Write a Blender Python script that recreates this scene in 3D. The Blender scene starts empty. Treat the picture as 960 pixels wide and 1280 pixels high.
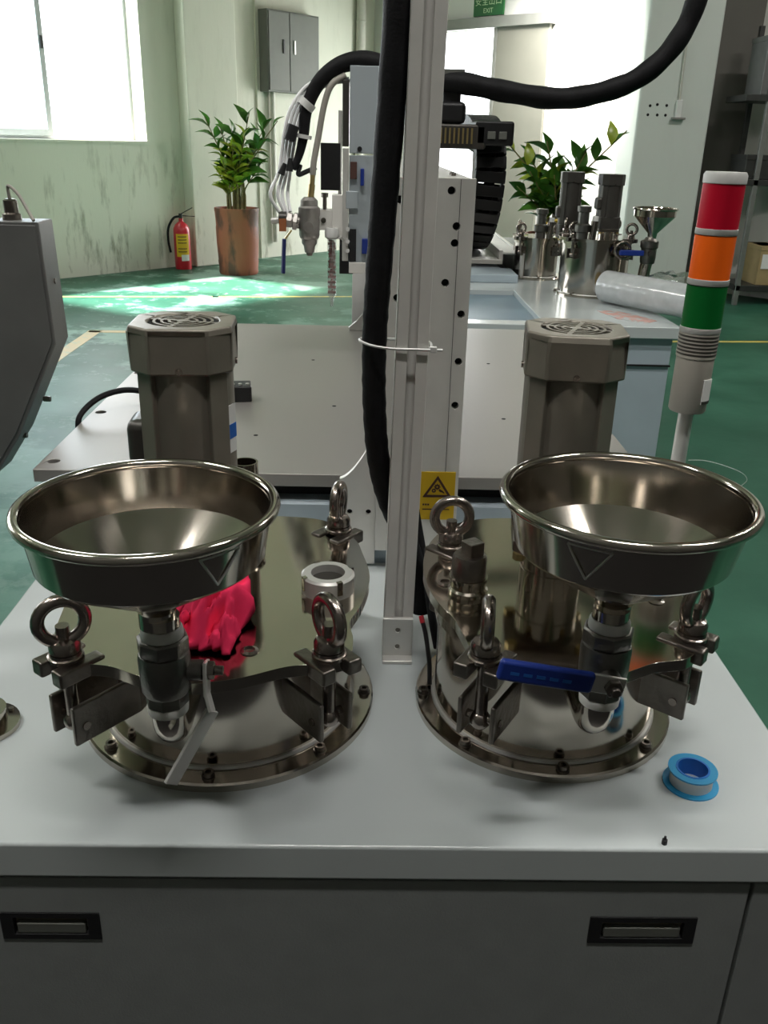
import bpy, bmesh, math, random
from math import sin, cos, pi, radians
from mathutils import Vector, Matrix, Euler
from mathutils import noise as mnoise
from mathutils.geometry import tessellate_polygon

random.seed(7)
S = bpy.context.scene
COL = S.collection

# ------------------------------------------------------------------ camera
YAW, PIT, ROLL, CZ = radians(1.3), radians(22.7), radians(1.5), 1.256
fw = Vector((sin(YAW)*cos(PIT), cos(YAW)*cos(PIT), -sin(PIT)))
r0 = Vector((cos(YAW), -sin(YAW), 0)); u0 = r0.cross(fw)
rt = r0*cos(ROLL) + u0*sin(ROLL); up = u0*cos(ROLL) - r0*sin(ROLL)
cam_data = bpy.data.cameras.new('camera'); cam = bpy.data.objects.new('camera', cam_data); COL.objects.link(cam)
cam_data.sensor_fit = 'VERTICAL'; cam_data.sensor_height = 36.0; cam_data.lens = 36.0*1110/1280
cam_data.clip_start = 0.02
m = Matrix((rt, up, -fw)).transposed().to_4x4(); m.translation = Vector((0, 0, CZ)); cam.matrix_world = m
S.camera = cam

# ------------------------------------------------------------------ room frame (numbers in metres)
WP = Vector((-2.45, 8.95, 0)); WA = Vector((.656, .755, 0)); WN = Vector((.755, -.656, 0))      # left wall: point, along, into the room
RP = WP + WA*3.722; RA = Vector((.72, -.694, 0)); RN = Vector((-.694, -.72, 0))                 # right wall, from the corner
def LW(t, z, d=0.0): return WP + WA*t + WN*d + Vector((0, 0, z))
def RW(t, z, d=0.0): return RP + RA*t + RN*d + Vector((0, 0, z))

# ------------------------------------------------------------------ light
world = bpy.data.worlds.new('overcast_sky'); S.world = world; world.use_nodes = True
bgn = world.node_tree.nodes['Background']; bgn.inputs[0].default_value = (.93, .97, 1, 1); bgn.inputs[1].default_value = 4.5

def area(name, loc, direction, sx, sy, power, color=(1, 1, 1)):
    l = bpy.data.lights.new(name, 'AREA'); l.shape = 'RECTANGLE'; l.size = sx; l.size_y = sy; l.energy = power; l.color = color
    o = bpy.data.objects.new(name, l); COL.objects.link(o); o.location = loc
    o.rotation_euler = Vector(direction).to_track_quat('-Z', 'Z').to_euler(); return o
area('daylight_window_1', LW(-.58, 2.2, -.32), WN, 2.0, 2.0, 85, (.97, .98, 1))
area('added_daylight', LW(-4.6, 2.2, -.32), WN, 2.8, 2.0, 60, (.97, .98, 1))  # added light at an unseen opening, for more daylight
area('daylight_door', RW(1.2, 1.2, -.25), RN, 1.3, 2.3, 90, (1, .99, .97))
area('added_wall_light', RW(3.35, 3.3, .7), (.45, .45, -1), 1.1, .15, 200, (1, .98, .95))  # assumed source with no fixture, added to brighten the right wall beside the pillar
bpy.data.lights['added_wall_light'].spread = radians(115)
for k, (lx, ly) in enumerate(((-4.4, 4.2), (3.9, 4.8), (-2.4, .8), (2.4, .8), (0, -.35))):
    area('overhead_fill_light', (lx, ly, 4.40), (0, 0, -1), 1.2, .18, 100 if lx > 3 else (42 if lx < -3 else 64), (1, .98, .94))  # added fill lights overhead, no fixtures seen
sun = bpy.data.lights.new('sun', 'SUN'); sun.energy = 42; sun.angle = radians(5); sun.color = (1, .97, .9)
sun_o = bpy.data.objects.new('sun', sun); COL.objects.link(sun_o); sun_o.rotation_euler = (WN*.72+WA*.12+Vector((0, 0, -1))).to_track_quat('-Z', 'Y').to_euler()
S.view_settings.view_transform = 'Standard'; S.view_settings.look = 'None'
S.view_settings.exposure = 0.0; S.view_settings.gamma = 1.0; S.view_settings.use_curve_mapping = False
S.cycles.use_denoising = True
S.cycles.max_bounces = 8; S.cycles.diffuse_bounces = 4; S.cycles.glossy_bounces = 5; S.cycles.transmission_bounces = 6
S.cycles.sample_clamp_indirect = 6.0; S.cycles.caustics_reflective = False; S.cycles.caustics_refractive = False

# ------------------------------------------------------------------ materials
def mat(name, col, rough=.5, metal=0.0, var=.12, scale=8.0, bump=0.0, bscale=60.0, coat=0.0, rvar=0.0, trans=0.0, stretch=None, ior=1.45, second=None, thr=None, emis=0):
    m = bpy.data.materials.new(name); m.use_nodes = True; nt = m.node_tree; N = nt.nodes; L = nt.links
    b = N['Principled BSDF']; b.inputs['Roughness'].default_value = rough; b.inputs['Metallic'].default_value = metal
    b.inputs['Coat Weight'].default_value = coat; b.inputs['Coat Roughness'].default_value = .12
    b.inputs['Transmission Weight'].default_value = trans; b.inputs['IOR'].default_value = ior
    tc = N.new('ShaderNodeTexCoord'); mp = N.new('ShaderNodeMapping'); L.new(tc.outputs['Object'], mp.inputs[0])
    if stretch: mp.inputs['Scale'].default_value = stretch
    nz = N.new('ShaderNodeTexNoise'); nz.inputs['Scale'].default_value = scale; nz.inputs['Detail'].default_value = 6
    L.new(mp.outputs[0], nz.inputs['Vector'])
    rp = N.new('ShaderNodeValToRGB'); L.new(nz.outputs['Fac'], rp.inputs[0])
    c2 = second or tuple(max(0, c*(1-var)) for c in col); c1 = col if second else tuple(min(1, c*(1+var)) for c in col)
    rp.color_ramp.elements[0].color = (*c2, 1); rp.color_ramp.elements[1].color = (*c1, 1)
    lo, hi = thr or (.3, .7)
    rp.color_ramp.elements[0].position = lo; rp.color_ramp.elements[1].position = hi
    L.new(rp.outputs[0], b.inputs['Base Color'])
    if 'lens' in name or 'cloth' in name or 'sleeve' in name: b.inputs['Specular IOR Level'].default_value = .2
    if rvar:
        mr = N.new('ShaderNodeMapRange'); mr.inputs['To Min'].default_value = max(.02, rough-rvar); mr.inputs['To Max'].default_value = min(1, rough+rvar)
        L.new(nz.outputs['Fac'], mr.inputs[0]); L.new(mr.outputs[0], b.inputs['Roughness'])
    if bump:
        n2 = N.new('ShaderNodeTexNoise'); n2.inputs['Scale'].default_value = bscale; n2.inputs['Detail'].default_value = 4
        L.new(mp.outputs[0], n2.inputs['Vector'])
        bp = N.new('ShaderNodeBump'); bp.inputs['Strength'].default_value = bump; bp.inputs['Distance'].default_value = .01
        L.new(n2.outputs['Fac'], bp.inputs['Height']); L.new(bp.outputs[0], b.inputs['Normal'])
    if emis:
        b.inputs['Emission Color'].default_value = (*col, 1); b.inputs['Emission Strength'].default_value = emis
    return m

M = {}
M['steel'] = mat('polished_steel', (.50, .455, .40), .13, 1, .06, 14, rvar=.05, bump=.02, bscale=9)
M['lid'] = mat('polished_steel_plate', (.50, .455, .385), .10, 1, .05, 10, rvar=.04, bump=.015, bscale=6)
M['castst'] = mat('cast_steel', (.20, .178, .158), .30, 1, .15, 60, bump=.12, bscale=160)
M['eyest'] = mat('worn_steel', (.30, .26, .235), .24, 1, .12, 40, bump=.05, bscale=90)
M['valve'] = mat('valve_steel', (.175, .168, .155), .38, 1, .12, 70, bump=.10, bscale=220)
M['alu'] = mat('anodised_aluminium', (.80, .78, .74), .5, .3, .05, 20, bump=.02, bscale=200)
M['bed'] = mat('milled_aluminium_plate', (.42, .40, .38), .40, .6, .05, 5, rvar=.06, bump=.02, bscale=180, stretch=(1, .2, 1))
M['alul'] = mat('bright_aluminium', (.66, .65, .62), .38, .5, .05, 20)
M['top'] = mat('light_grey_enamel', (.52, .56, .56), .25, 0, .025, 6, bump=.01, bscale=240, coat=.35)
M['cab'] = mat('shaded_grey_powder_coat', (.27, .285, .28), .5, 0, .04, 40, bump=.05, bscale=500)  # grey made darker to hold the shade on the cabinet front
M['blue_grey'] = mat('blue_grey_enamel', (.40, .47, .52), .4, 0, .04, 10, coat=.2)
M['blue_dark'] = mat('slate_blue_enamel', (.17, .24, .30), .35, 0, .06, 10)
M['zplate'] = mat('pale_blue_plate', (.42, .47, .50), .45, .2, .04, 10)
M['motor'] = mat('bronze_grey_paint', (.215, .195, .16), .36, .3, .08, 30, bump=.03, bscale=250)
M['motord'] = mat('dark_motor_paint', (.07, .065, .058), .34, .4, .08, 30)
M['black'] = mat('black_plastic', (.012, .012, .013), .45, 0, .2, 30)
M['rubber'] = mat('black_sleeve', (.008, .008, .009), .6, 0, .3, 60, bump=.12, bscale=400)
M['darkbox'] = mat('dark_sheet_metal', (.19, .19, .185), .45, .4, .10, 12, bump=.02, bscale=150)
M['hole'] = mat('dark_hole', (.006, .006, .006), .8)
M['ptfe'] = mat('white_thread_tape', (.82, .81, .78), .7, 0, .06, 60)
M['white'] = mat('white_plastic', (.70, .70, .68), .45, 0, .03, 20)
M['tube'] = mat('milky_tubing', (.88, .88, .88), .3, 0, .03, 20)
M['greyhose'] = mat('grey_tubing', (.34, .32, .28), .5, 0, .08, 30)
M['brass'] = mat('brass', (.46, .36, .16), .35, .9, .08, 30)
M['blue'] = mat('blue_vinyl_grip', (.012, .035, .24), .42, 0, .1, 40)
M['bluep'] = mat('blue_print', (.02, .12, .45), .5)
M['spool'] = mat('translucent_blue_plastic', (.03, .33, .62), .32, 0, .05, 20, trans=.15)
M['spoolin'] = mat('blue_plastic_core', (.01, .16, .55), .4, 0, .05, 20)
M['red'] = mat('red_cloth', (.95, .035, .12), .85, 0, .12, 30, bump=.06, bscale=700)
M['redpaint'] = mat('red_enamel', (.50, .022, .035), .28, 0, .06, 14, coat=.4)
M['lred'] = mat('red_lens', (.46, .004, .022), .5, 0, .06, 20)
M['lorg'] = mat('orange_lens', (.95, .14, .008), .5, 0, .05, 20)
M['lgrn'] = mat('green_lens', (.002, .12, .020), .5, 0, .06, 20)
M['beige'] = mat('beige_plastic', (.42, .39, .34), .5, 0, .03, 20)
M['lightgrey'] = mat('pale_grey_plastic', (.50, .50, .48), .5, 0, .03, 20)
M['yellow'] = mat('yellow_sticker', (.66, .42, .015), .5, 0, .05, 30)
M['yline'] = mat('worn_yellow_paint', (.55, .44, .10), .4, 0, .2, 14, second=(.36, .40, .22), thr=(.35, .5))
M['tline'] = mat('worn_ochre_paint', (.52, .38, .14), .4, 0, .2, 14, second=(.36, .38, .20), thr=(.32, .48))
M['print'] = mat('dark_print', (.05, .018, .012), .6)
M['paper'] = mat('white_paper', (.72, .72, .70), .7, 0, .03, 20)
M['pot'] = mat('terracotta', (.27, .085, .045), .55, 0, .18, 7, bump=.12, bscale=40, second=(.085, .038, .025), thr=(.40, .50), stretch=(1, 1, .35))
M['soil'] = mat('dark_soil', (.03, .02, .014), .95, 0, .4, 60, bump=.6, bscale=80)
M['leaf'] = mat('dark_green_leaf', (.05, .15, .018), .28, 0, .35, 6)
M['leafy'] = mat('yellow_green_leaf', (.27, .34, .03), .32, 0, .3, 6)
M['stem'] = mat('brown_green_stem', (.15, .13, .045), .5, 0, .35, 20)
M['ribbon'] = mat('yellow_ribbon', (.55, .36, .03), .5)
M['green'] = mat('exit_sign_green', (.008, .11, .022), .4)
M['signink'] = mat('pale_green_ink', (.50, .66, .38), .5)
M['ebox'] = mat('grey_green_enamel', (.125, .13, .115), .6, 0, .04, 14)
M['conduit'] = mat('pale_conduit', (.50, .49, .43), .5, 0, .05, 20)
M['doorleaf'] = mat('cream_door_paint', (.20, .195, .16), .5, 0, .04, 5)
M['doorframe'] = mat('grey_door_rail', (.26, .26, .235), .5, .3, .05, 12)
M['frame'] = mat('grey_window_frame', (.55, .57, .58), .45, .3, .04, 12)
M['film'] = mat('clear_stretch_film', (.58, .60, .61), .14, 0, .10, 26, trans=.2, bump=.25, bscale=30, coat=.6)
M['card'] = mat('brown_cardboard', (.34, .25, .12), .8, 0, .08, 20)
M['headst'] = mat('satin_cast_steel', (.36, .34, .32), .4, .8, .12, 70, bump=.1, bscale=220)
M['brownplate'] = mat('brown_cover', (.085, .04, .032), .5)
M['navy'] = mat('navy_grip', (.012, .02, .10), .5)
M['mixred'] = mat('red_brown_mixer', (.22, .035, .03), .5)
M['orange'] = mat('orange_tag', (.34, .12, .045), .55)
M['rack'] = mat('dark_rack_steel', (.06, .06, .057), .45, .6, .1, 20)
M['rackpost'] = mat('grey_rack_post', (.30, .30, .285), .4, .7, .06, 20)
M['clear'] = mat('clear_plastic_wire', (.3, .36, .32), .3, 0, .05, 20, trans=.5)

def mix_glass(name, tint, fac):
    m = bpy.data.materials.new(name); m.use_nodes = True; nt = m.node_tree; N = nt.nodes; L = nt.links
    N.remove(N['Principled BSDF']); tr = N.new('ShaderNodeBsdfTransparent'); tr.inputs[0].default_value = (*tint, 1)
    gl = N.new('ShaderNodeBsdfGlossy'); gl.inputs['Roughness'].default_value = .03
    mx = N.new('ShaderNodeMixShader'); mx.inputs[0].default_value = fac
    L.new(tr.outputs[0], mx.inputs[1]); L.new(gl.outputs[0], mx.inputs[2]); L.new(mx.outputs[0], N['Material Output'].inputs[0]); return m
M['glass'] = mix_glass('window_glass', (.84, .90, .93), .06)
M['film_thin'] = mix_glass('thin_clear_film', (.90, .91, .92), .30)

def wall_mat(name, base, dirt, stain, zdirt=1.0, amount=.5):
    """old limewash: large tone changes, drips that run down and more dirt near the skirting (wear with its own shape)"""
    m = bpy.data.materials.new(name); m.use_nodes = True; nt = m.node_tree; N = nt.nodes; L = nt.links; b = N['Principled BSDF']
    b.inputs['Roughness'].default_value = .8
    g = N.new('ShaderNodeNewGeometry')
    mp = N.new('ShaderNodeMapping'); mp.inputs['Scale'].default_value = (5, 5, 1.1); L.new(g.outputs['Position'], mp.inputs[0])
    n1 = N.new('ShaderNodeTexNoise'); n1.inputs['Scale'].default_value = 1.6; n1.inputs['Detail'].default_value = 8; n1.inputs['Roughness'].default_value = .65; L.new(mp.outputs[0], n1.inputs['Vector'])
    n2 = N.new('ShaderNodeTexNoise'); n2.inputs['Scale'].default_value = .8; n2.inputs['Detail'].default_value = 5; L.new(g.outputs['Position'], n2.inputs['Vector'])
    r1 = N.new('ShaderNodeValToRGB'); r1.color_ramp.elements[0].position = .54; r1.color_ramp.elements[1].position = .68
    r1.color_ramp.elements[0].color = (0, 0, 0, 1); r1.color_ramp.elements[1].color = (1, 1, 1, 1); L.new(n1.outputs['Fac'], r1.inputs[0])
    sx = N.new('ShaderNodeSeparateXYZ'); L.new(g.outputs['Position'], sx.inputs[0])
    mr = N.new('ShaderNodeMapRange'); mr.inputs['From Min'].default_value = zdirt; mr.inputs['From Max'].default_value = .0
    mr.inputs['To Min'].default_value = .12; mr.inputs['To Max'].default_value = 1; L.new(sx.outputs['Z'], mr.inputs[0])
    mu = N.new('ShaderNodeMath'); mu.operation = 'MULTIPLY'; L.new(r1.outputs[0], mu.inputs[0]); L.new(mr.outputs[0], mu.inputs[1])
    mu2 = N.new('ShaderNodeMath'); mu2.operation = 'MULTIPLY'; L.new(mu.outputs[0], mu2.inputs[0]); mu2.inputs[1].default_value = amount
    mixa = N.new('ShaderNodeMixRGB'); L.new(n2.outputs['Fac'], mixa.inputs[0]); mixa.inputs[1].default_value = (*base, 1); mixa.inputs[2].default_value = (*dirt, 1)
    mixb = N.new('ShaderNodeMixRGB'); L.new(mu2.outputs[0], mixb.inputs[0]); L.new(mixa.outputs[0], mixb.inputs[1]); mixb.inputs[2].default_value = (*stain, 1)
    # flaked band just above the floor
    n3 = N.new('ShaderNodeTexNoise'); n3.inputs['Scale'].default_value = 5; n3.inputs['Detail'].default_value = 6; L.new(g.outputs['Position'], n3.inputs['Vector'])
    mz = N.new('ShaderNodeMapRange'); mz.inputs['From Min'].default_value = .17; mz.inputs['From Max'].default_value = 0; L.new(sx.outputs['Z'], mz.inputs[0])
    ad = N.new('ShaderNodeMath'); ad.operation = 'ADD'; L.new(n3.outputs['Fac'], ad.inputs[0]); L.new(mz.outputs[0], ad.inputs[1])
    r3 = N.new('ShaderNodeValToRGB'); r3.color_ramp.elements[0].position = 1.02; r3.color_ramp.elements[1].position = 1.3
    r3.color_ramp.elements[0].color = (0, 0, 0, 1); r3.color_ramp.elements[1].color = (.8, .8, .8, 1); L.new(ad.outputs[0], r3.inputs[0])
    mixc = N.new('ShaderNodeMixRGB'); L.new(r3.outputs[0], mixc.inputs[0]); L.new(mixb.outputs[0], mixc.inputs[1]); mixc.inputs[2].default_value = (.13, .13, .11, 1)
    L.new(mixc.outputs[0], b.inputs['Base Color'])
    bp = N.new('ShaderNodeBump'); bp.inputs['Strength'].default_value = .25; bp.inputs['Distance'].default_value = .01; L.new(n1.outputs['Fac'], bp.inputs['Height']); L.new(bp.outputs[0], b.inputs['Normal'])
    return m
M['wall_l'] = wall_mat('aged_limewash', (.68, .67, .59), (.55, .56, .46), (.20, .20, .14), 1.6, .95)
M['wall_r'] = wall_mat('white_limewash', (.72, .71, .67), (.66, .65, .61), (.45, .44, .38), .8, .35)
M['pillar'] = wall_mat('grey_limewash', (.66, .69, .65), (.58, .61, .57), (.30, .31, .28), .6, .3)
M['ceil'] = wall_mat('ceiling_paint', (.46, .41, .33), (.40, .36, .30), (.4, .36, .3), .1, .2)
M['backwall'] = wall_mat('shadowed_wall_paint', (.14, .133, .115), (.12, .113, .10), (.2, .2, .18), .1, .2)  # shade is put into this dark wall colour

M['dark_reflected'] = mat('dark_reflection_wall', (.07, .068, .06), .6, 0, .15, 3)  # for the added wall that darkens the steel reflections

def floor_mat():
    m = bpy.data.materials.new('worn_green_epoxy'); m.use_nodes = True; nt = m.node_tree; N = nt.nodes; L = nt.links; b = N['Principled BSDF']
    g = N.new('ShaderNodeNewGeometry')
    b.inputs['Specular IOR Level'].default_value = .13
    def noise(sc, det, ro=.55):
        n = N.new('ShaderNodeTexNoise'); n.inputs['Scale'].default_value = sc; n.inputs['Detail'].default_value = det; n.inputs['Roughness'].default_value = ro
        L.new(g.outputs['Position'], n.inputs['Vector']); return n
    def ramp(n, a, c, p0, p1):
        r = N.new('ShaderNodeValToRGB'); r.color_ramp.elements[0].position = p0; r.color_ramp.elements[1].position = p1
        r.color_ramp.elements[0].color = (*a, 1); r.color_ramp.elements[1].color = (*c, 1); L.new(n.outputs['Fac'], r.inputs[0]); return r
    base = ramp(noise(1.4, 6), (.012, .064, .037), (.046, .150, .098), .3, .72)
    patch = ramp(noise(1.1, 10, .66), (0, 0, 0), (1, 1, 1), .52, .57)
    # the paint is worn through on the window side of the hall
    sx = N.new('ShaderNodeSeparateXYZ'); L.new(g.outputs['Position'], sx.inputs[0])
    mr = N.new('ShaderNodeMapRange'); mr.inputs['From Min'].default_value = .6; mr.inputs['From Max'].default_value = -1.4; L.new(sx.outputs['X'], mr.inputs[0])
    my = N.new('ShaderNodeMapRange'); my.inputs['From Min'].default_value = 3.6; my.inputs['From Max'].default_value = 6.4; my.inputs['To Min'].default_value = .25; L.new(sx.outputs['Y'], my.inputs[0])
    mxy = N.new('ShaderNodeMath'); mxy.operation = 'MULTIPLY'; L.new(mr.outputs[0], mxy.inputs[0]); L.new(my.outputs[0], mxy.inputs[1]); mr = mxy
    mu = N.new('ShaderNodeMath'); mu.operation = 'MULTIPLY'; L.new(patch.outputs[0], mu.inputs[0]); L.new(mr.outputs[0], mu.inputs[1])
    mix = N.new('ShaderNodeMixRGB'); L.new(mu.outputs[0], mix.inputs[0]); L.new(base.outputs[0], mix.inputs[1]); mix.inputs[2].default_value = (.20, .335, .265, 1)
    sc = ramp(noise(6, 9, .72), (0, 0, 0), (1, 1, 1), .57, .61)
    mu3 = N.new('ShaderNodeMath'); mu3.operation = 'MULTIPLY'; L.new(sc.outputs[0], mu3.inputs[0]); L.new(mr.outputs[0], mu3.inputs[1])
    mu4 = N.new('ShaderNodeMath'); mu4.operation = 'MULTIPLY'; L.new(mu3.outputs[0], mu4.inputs[0]); mu4.inputs[1].default_value = .5
    mix2 = N.new('ShaderNodeMixRGB'); L.new(mu4.outputs[0], mix2.inputs[0]); L.new(mix.outputs[0], mix2.inputs[1]); mix2.inputs[2].default_value = (.33, .42, .37, 1)
    L.new(mix2.outputs[0], b.inputs['Base Color'])
    rr = N.new('ShaderNodeMapRange'); rr.inputs['To Min'].default_value = .30; rr.inputs['To Max'].default_value = .50; L.new(noise(3, 5).outputs['Fac'], rr.inputs[0]); L.new(rr.outputs[0], b.inputs['Roughness'])
    bp = N.new('ShaderNodeBump'); bp.inputs['Strength'].default_value = .12; bp.inputs['Distance'].default_value = .01; L.new(noise(7, 6).outputs['Fac'], bp.inputs['Height']); L.new(bp.outputs[0], b.inputs['Normal'])
    return m
M['floor'] = floor_mat()

# ------------------------------------------------------------------ mesh helpers
ORG = {}
def thing(name, label, cat, loc=(0, 0, 0), group=None):
    o = bpy.data.objects.new(name, None); COL.objects.link(o); o.location = loc; o.empty_display_size = .05
    o['label'] = label; o['category'] = cat
    if group: o['group'] = group
    ORG[o.name] = Vector(loc); return o
def tag(o, label, cat, group=None):
    o['label'] = label; o['category'] = cat
    if group: o['group'] = group
    return o
def link(me, name, mt, parent=None, org=None, kind=None):
    o = bpy.data.objects.new(name, me); COL.objects.link(o)
    if mt and not me.materials: me.materials.append(mt)
    if parent: o.parent = parent
    else: o.location = org
    ORG[o.name] = Vector(org)
    if kind: o['kind'] = kind
    return o

def smooth_path(pts, n=8):
    P = [Vector(p) for p in pts]
    if len(P) < 3: return P
    out = []
    for i in range(len(P)-1):
        a = P[i-1] if i else P[0]*2-P[1]; b, c = P[i], P[i+1]; d = P[i+2] if i+2 < len(P) else P[-1]*2-P[-2]
        for k in range(n):
            t = k/n; out.append(.5*((2*b)+(c-a)*t+(2*a-5*b+4*c-d)*t*t+(3*b-a-3*c+d)*t**3))
    out.append(P[-1]); return out
def smooth_loop(pts, n=6):
    P = [Vector((p[0], p[1], 0)) for p in pts]; k = len(P); out = []
    for i in range(k):
        a, b, c, d = P[i-1], P[i], P[(i+1) % k], P[(i+2) % k]
        for j in range(n):
            t = j/n; q = .5*((2*b)+(c-a)*t+(2*a-5*b+4*c-d)*t*t+(3*b-a-3*c+d)*t**3); out.append((q.x, q.y))
    return out

class MB:
    def __init__(s): s.v = []; s.f = []; s.M = Matrix.Identity(4)
    def at(s, M_): s.M = M_; return s
    def add(s, vs, fs):
        b = len(s.v); s.v += [s.M @ Vector(v) for v in vs]; s.f += [tuple(b+i for i in f) for f in fs]; return s
    def box(s, x0, x1, y0, y1, z0, z1):
        return s.add([(x, y, z) for z in (z0, z1) for y in (y0, y1) for x in (x0, x1)],
                     [(0, 2, 3, 1), (4, 5, 7, 6), (0, 1, 5, 4), (2, 6, 7, 3), (0, 4, 6, 2), (1, 3, 7, 5)])
    def bar(s, a, b, w, h, upv=(0, 0, 1)):
        a, b = Vector(a), Vector(b); d = (b-a).normalized(); u = Vector(upv); sd = d.cross(u).normalized(); u = sd.cross(d)
        vs = [p+sd*(i*w/2)+u*(j*h/2) for p in (a, b) for j in (-1, 1) for i in (-1, 1)]
        return s.add(vs, [(0, 2, 3, 1), (4, 5, 7, 6), (0, 1, 5, 4), (2, 6, 7, 3), (0, 4, 6, 2), (1, 3, 7, 5)])
    def lathe(s, prof, c=(0, 0, 0), n=32, close=False):
        vs = []; fs = []; k = len(prof); c = Vector(c)
        for r, z in prof:
            for i in range(n):
                a = 2*pi*i/n; vs.append(c+Vector((r*cos(a), r*sin(a), z)))
        for j in range(k-1 if not close else k):
            j2 = (j+1) % k
            for i in range(n): fs.append((j*n+i, j*n+(i+1) % n, j2*n+(i+1) % n, j2*n+i))
        if not close:
            if prof[0][0] > 1e-5: fs.append(tuple(range(n))[::-1])
            if prof[-1][0] > 1e-5: fs.append(tuple((k-1)*n+i for i in range(n)))
        return s.add(vs, fs)
    def cyl(s, a, b, r, n=20, r2=None):
        a, b = Vector(a), Vector(b); d = b-a; q = d.to_track_quat('Z', 'Y').to_matrix().to_4x4(); q.translation = a
        old = s.M; s.M = old @ q; s.lathe([(r, 0), (r if r2 is None else r2, d.length)], n=n); s.M = old; return s
    def hexa(s, a, b, r, n=6): return s.cyl(a, b, r, n)
    def tube(s, pts, r, n=10, sm=8, cap=True, rad=None):
        P = smooth_path(pts, sm) if sm else [Vector(p) for p in pts]; vs = []; fs = []; k = len(P)
        t0 = (P[1]-P[0]).normalized(); nrm = t0.orthogonal().normalized()
        for i, p in enumerate(P):
            t = (P[min(i+1, k-1)]-P[max(i-1, 0)]).normalized(); nrm = (nrm-t*nrm.dot(t)).normalized(); bn = t.cross(nrm)
            rr = rad(i/(k-1)) if rad else r
            for j in range(n):
                a = 2*pi*j/n; vs.append(p+nrm*(cos(a)*rr)+bn*(sin(a)*rr))
        for i in range(k-1):
            for j in range(n): fs.append((i*n+j, i*n+(j+1) % n, (i+1)*n+(j+1) % n, (i+1)*n+j))
        if cap: fs.append(tuple(range(n))[::-1]); fs.append(tuple((k-1)*n+j for j in range(n)))
        return s.add(vs, fs)
    def torus(s, c, R, r, az=0.0, tilt=pi/2, n=28, k=10):
        """ring about an axis; tilt 90 degrees stands it upright facing azimuth az"""
        old = s.M; s.M = old @ Matrix.Translation(Vector(c)) @ Matrix.Rotation(az, 4, 'Z') @ Matrix.Rotation(tilt, 4, 'X')
        s.lathe([(R+r*cos(2*pi*j/k), r*sin(2*pi*j/k)) for j in range(k)], n=n, close=True); s.M = old; return s
    def plate(s, outer, holes, z0, z1):
        """flat plate with real holes, extruded from z0 to z1"""
        loops = [outer]+list(holes); flat = [p for l in loops for p in l]; n = len(flat)
        tris = tessellate_polygon([[Vector((p[0], p[1], 0)) for p in l] for l in loops])
        vs = [(p[0], p[1], z0) for p in flat]+[(p[0], p[1], z1) for p in flat]; fs = []
        for t in tris: fs.append((t[0], t[1], t[2])); fs.append((t[2]+n, t[1]+n, t[0]+n))
        b = 0
        for l in loops:
            k = len(l)
            for i in range(k): fs.append((b+i, b+(i+1) % k, b+(i+1) % k+n, b+i+n))
            b += k
        return s.add(vs, fs)
    def prism(s, poly, z0, z1): return s.plate(poly, [], z0, z1)
    def sphere(s, c, r, n=14, sz=1.0):
        return s.lathe([(max(1e-6, r*sin(pi*j/8)), -r*sz*cos(pi*j/8)) for j in range(9)], c, n)
    def build(s, name, mt, parent=None, bevel=0.0, smooth=38, org=None, kind=None, seg=2):
        bm = bmesh.new(); bv = [bm.verts.new(v) for v in s.v]
        for f in s.f:
            try: bm.faces.new([bv[i] for i in f])
            except ValueError: pass
        bmesh.ops.remove_doubles(bm, verts=bm.verts, dist=1e-6)
        bmesh.ops.recalc_face_normals(bm, faces=bm.faces)
        if parent: org = ORG[parent.name]
        elif org is None:
            xs = [v.co for v in bm.verts]; org = Vector(((min(v.x for v in xs)+max(v.x for v in xs))/2, (min(v.y for v in xs)+max(v.y for v in xs))/2, min(v.z for v in xs)))
        org = Vector(org)
        bmesh.ops.translate(bm, verts=bm.verts, vec=-org)
        me = bpy.data.meshes.new(name); bm.to_mesh(me); bm.free()
        if smooth:
            me.polygons.foreach_set('use_smooth', [True]*len(me.polygons)); me.set_sharp_from_angle(angle=radians(smooth))
        o = link(me, name, mt, parent, org, kind)
        if bevel:
            md = o.modifiers.new('edge', 'BEVEL'); md.width = bevel; md.segments = seg; md.limit_method = 'ANGLE'; md.angle_limit = radians(40); md.harden_normals = True
        return o

def circle(r, n=24, c=(0, 0), a0=0.0): return [(c[0]+r*cos(a0+2*pi*i/n), c[1]+r*sin(a0+2*pi*i/n)) for i in range(n)]
def rect(x0, x1, y0, y1): return [(x0, y0), (x1, y0), (x1, y1), (x0, y1)]
def frame_mat(o, ex, ey): # matrix from origin and two in-plane axes
    ex = Vector(ex).normalized(); ey = Vector(ey).normalized(); ez = ex.cross(ey)
    m_ = Matrix((ex, ey, ez)).transposed().to_4x4(); m_.translation = Vector(o); return m_
XZ = lambda o: frame_mat(o, (1, 0, 0), (0, 0, 1))            # local z points to the camera (-Y)

# ================================================================== the setting
def structure(o): o['kind'] = 'structure'; return o
FL = frame_mat(WP, WA, (0, 0, 1)); FR = frame_mat(RP, RA, (0, 0, 1))
floor = structure(MB().box(-13, 7, -3.2, 13, -.1, 0).build('floor', M['floor'], smooth=0, org=(0, 0, 0)))
structure(MB().prism([(-12.0, -1.6), (6.25, -1.6), (6.25, 5.55), (.02, 11.95), (-.15, 11.85), tuple(LW(-14, 0, -.28))[:2]], 4.5, 4.6).build('ceiling', M['ceil'], smooth=0))
wl = structure(MB().at(FL).plate(rect(-15.5, 3.75, 0, 4.5), [rect(-1.6, .44, 1.19, 3.2), rect(-6.1, -3.1, 1.19, 3.2)], -.28, 0).build('wall_left', M['wall_l'], smooth=0, org=WP))  # second opening is unseen, added for its light
structure(MB().at(FR).plate(rect(0, 9.2, 0, 4.5), [rect(.62, 1.9, .01, 2.36)], -.22, 0).build('wall_right', M['wall_r'], smooth=0, org=RP))
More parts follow.
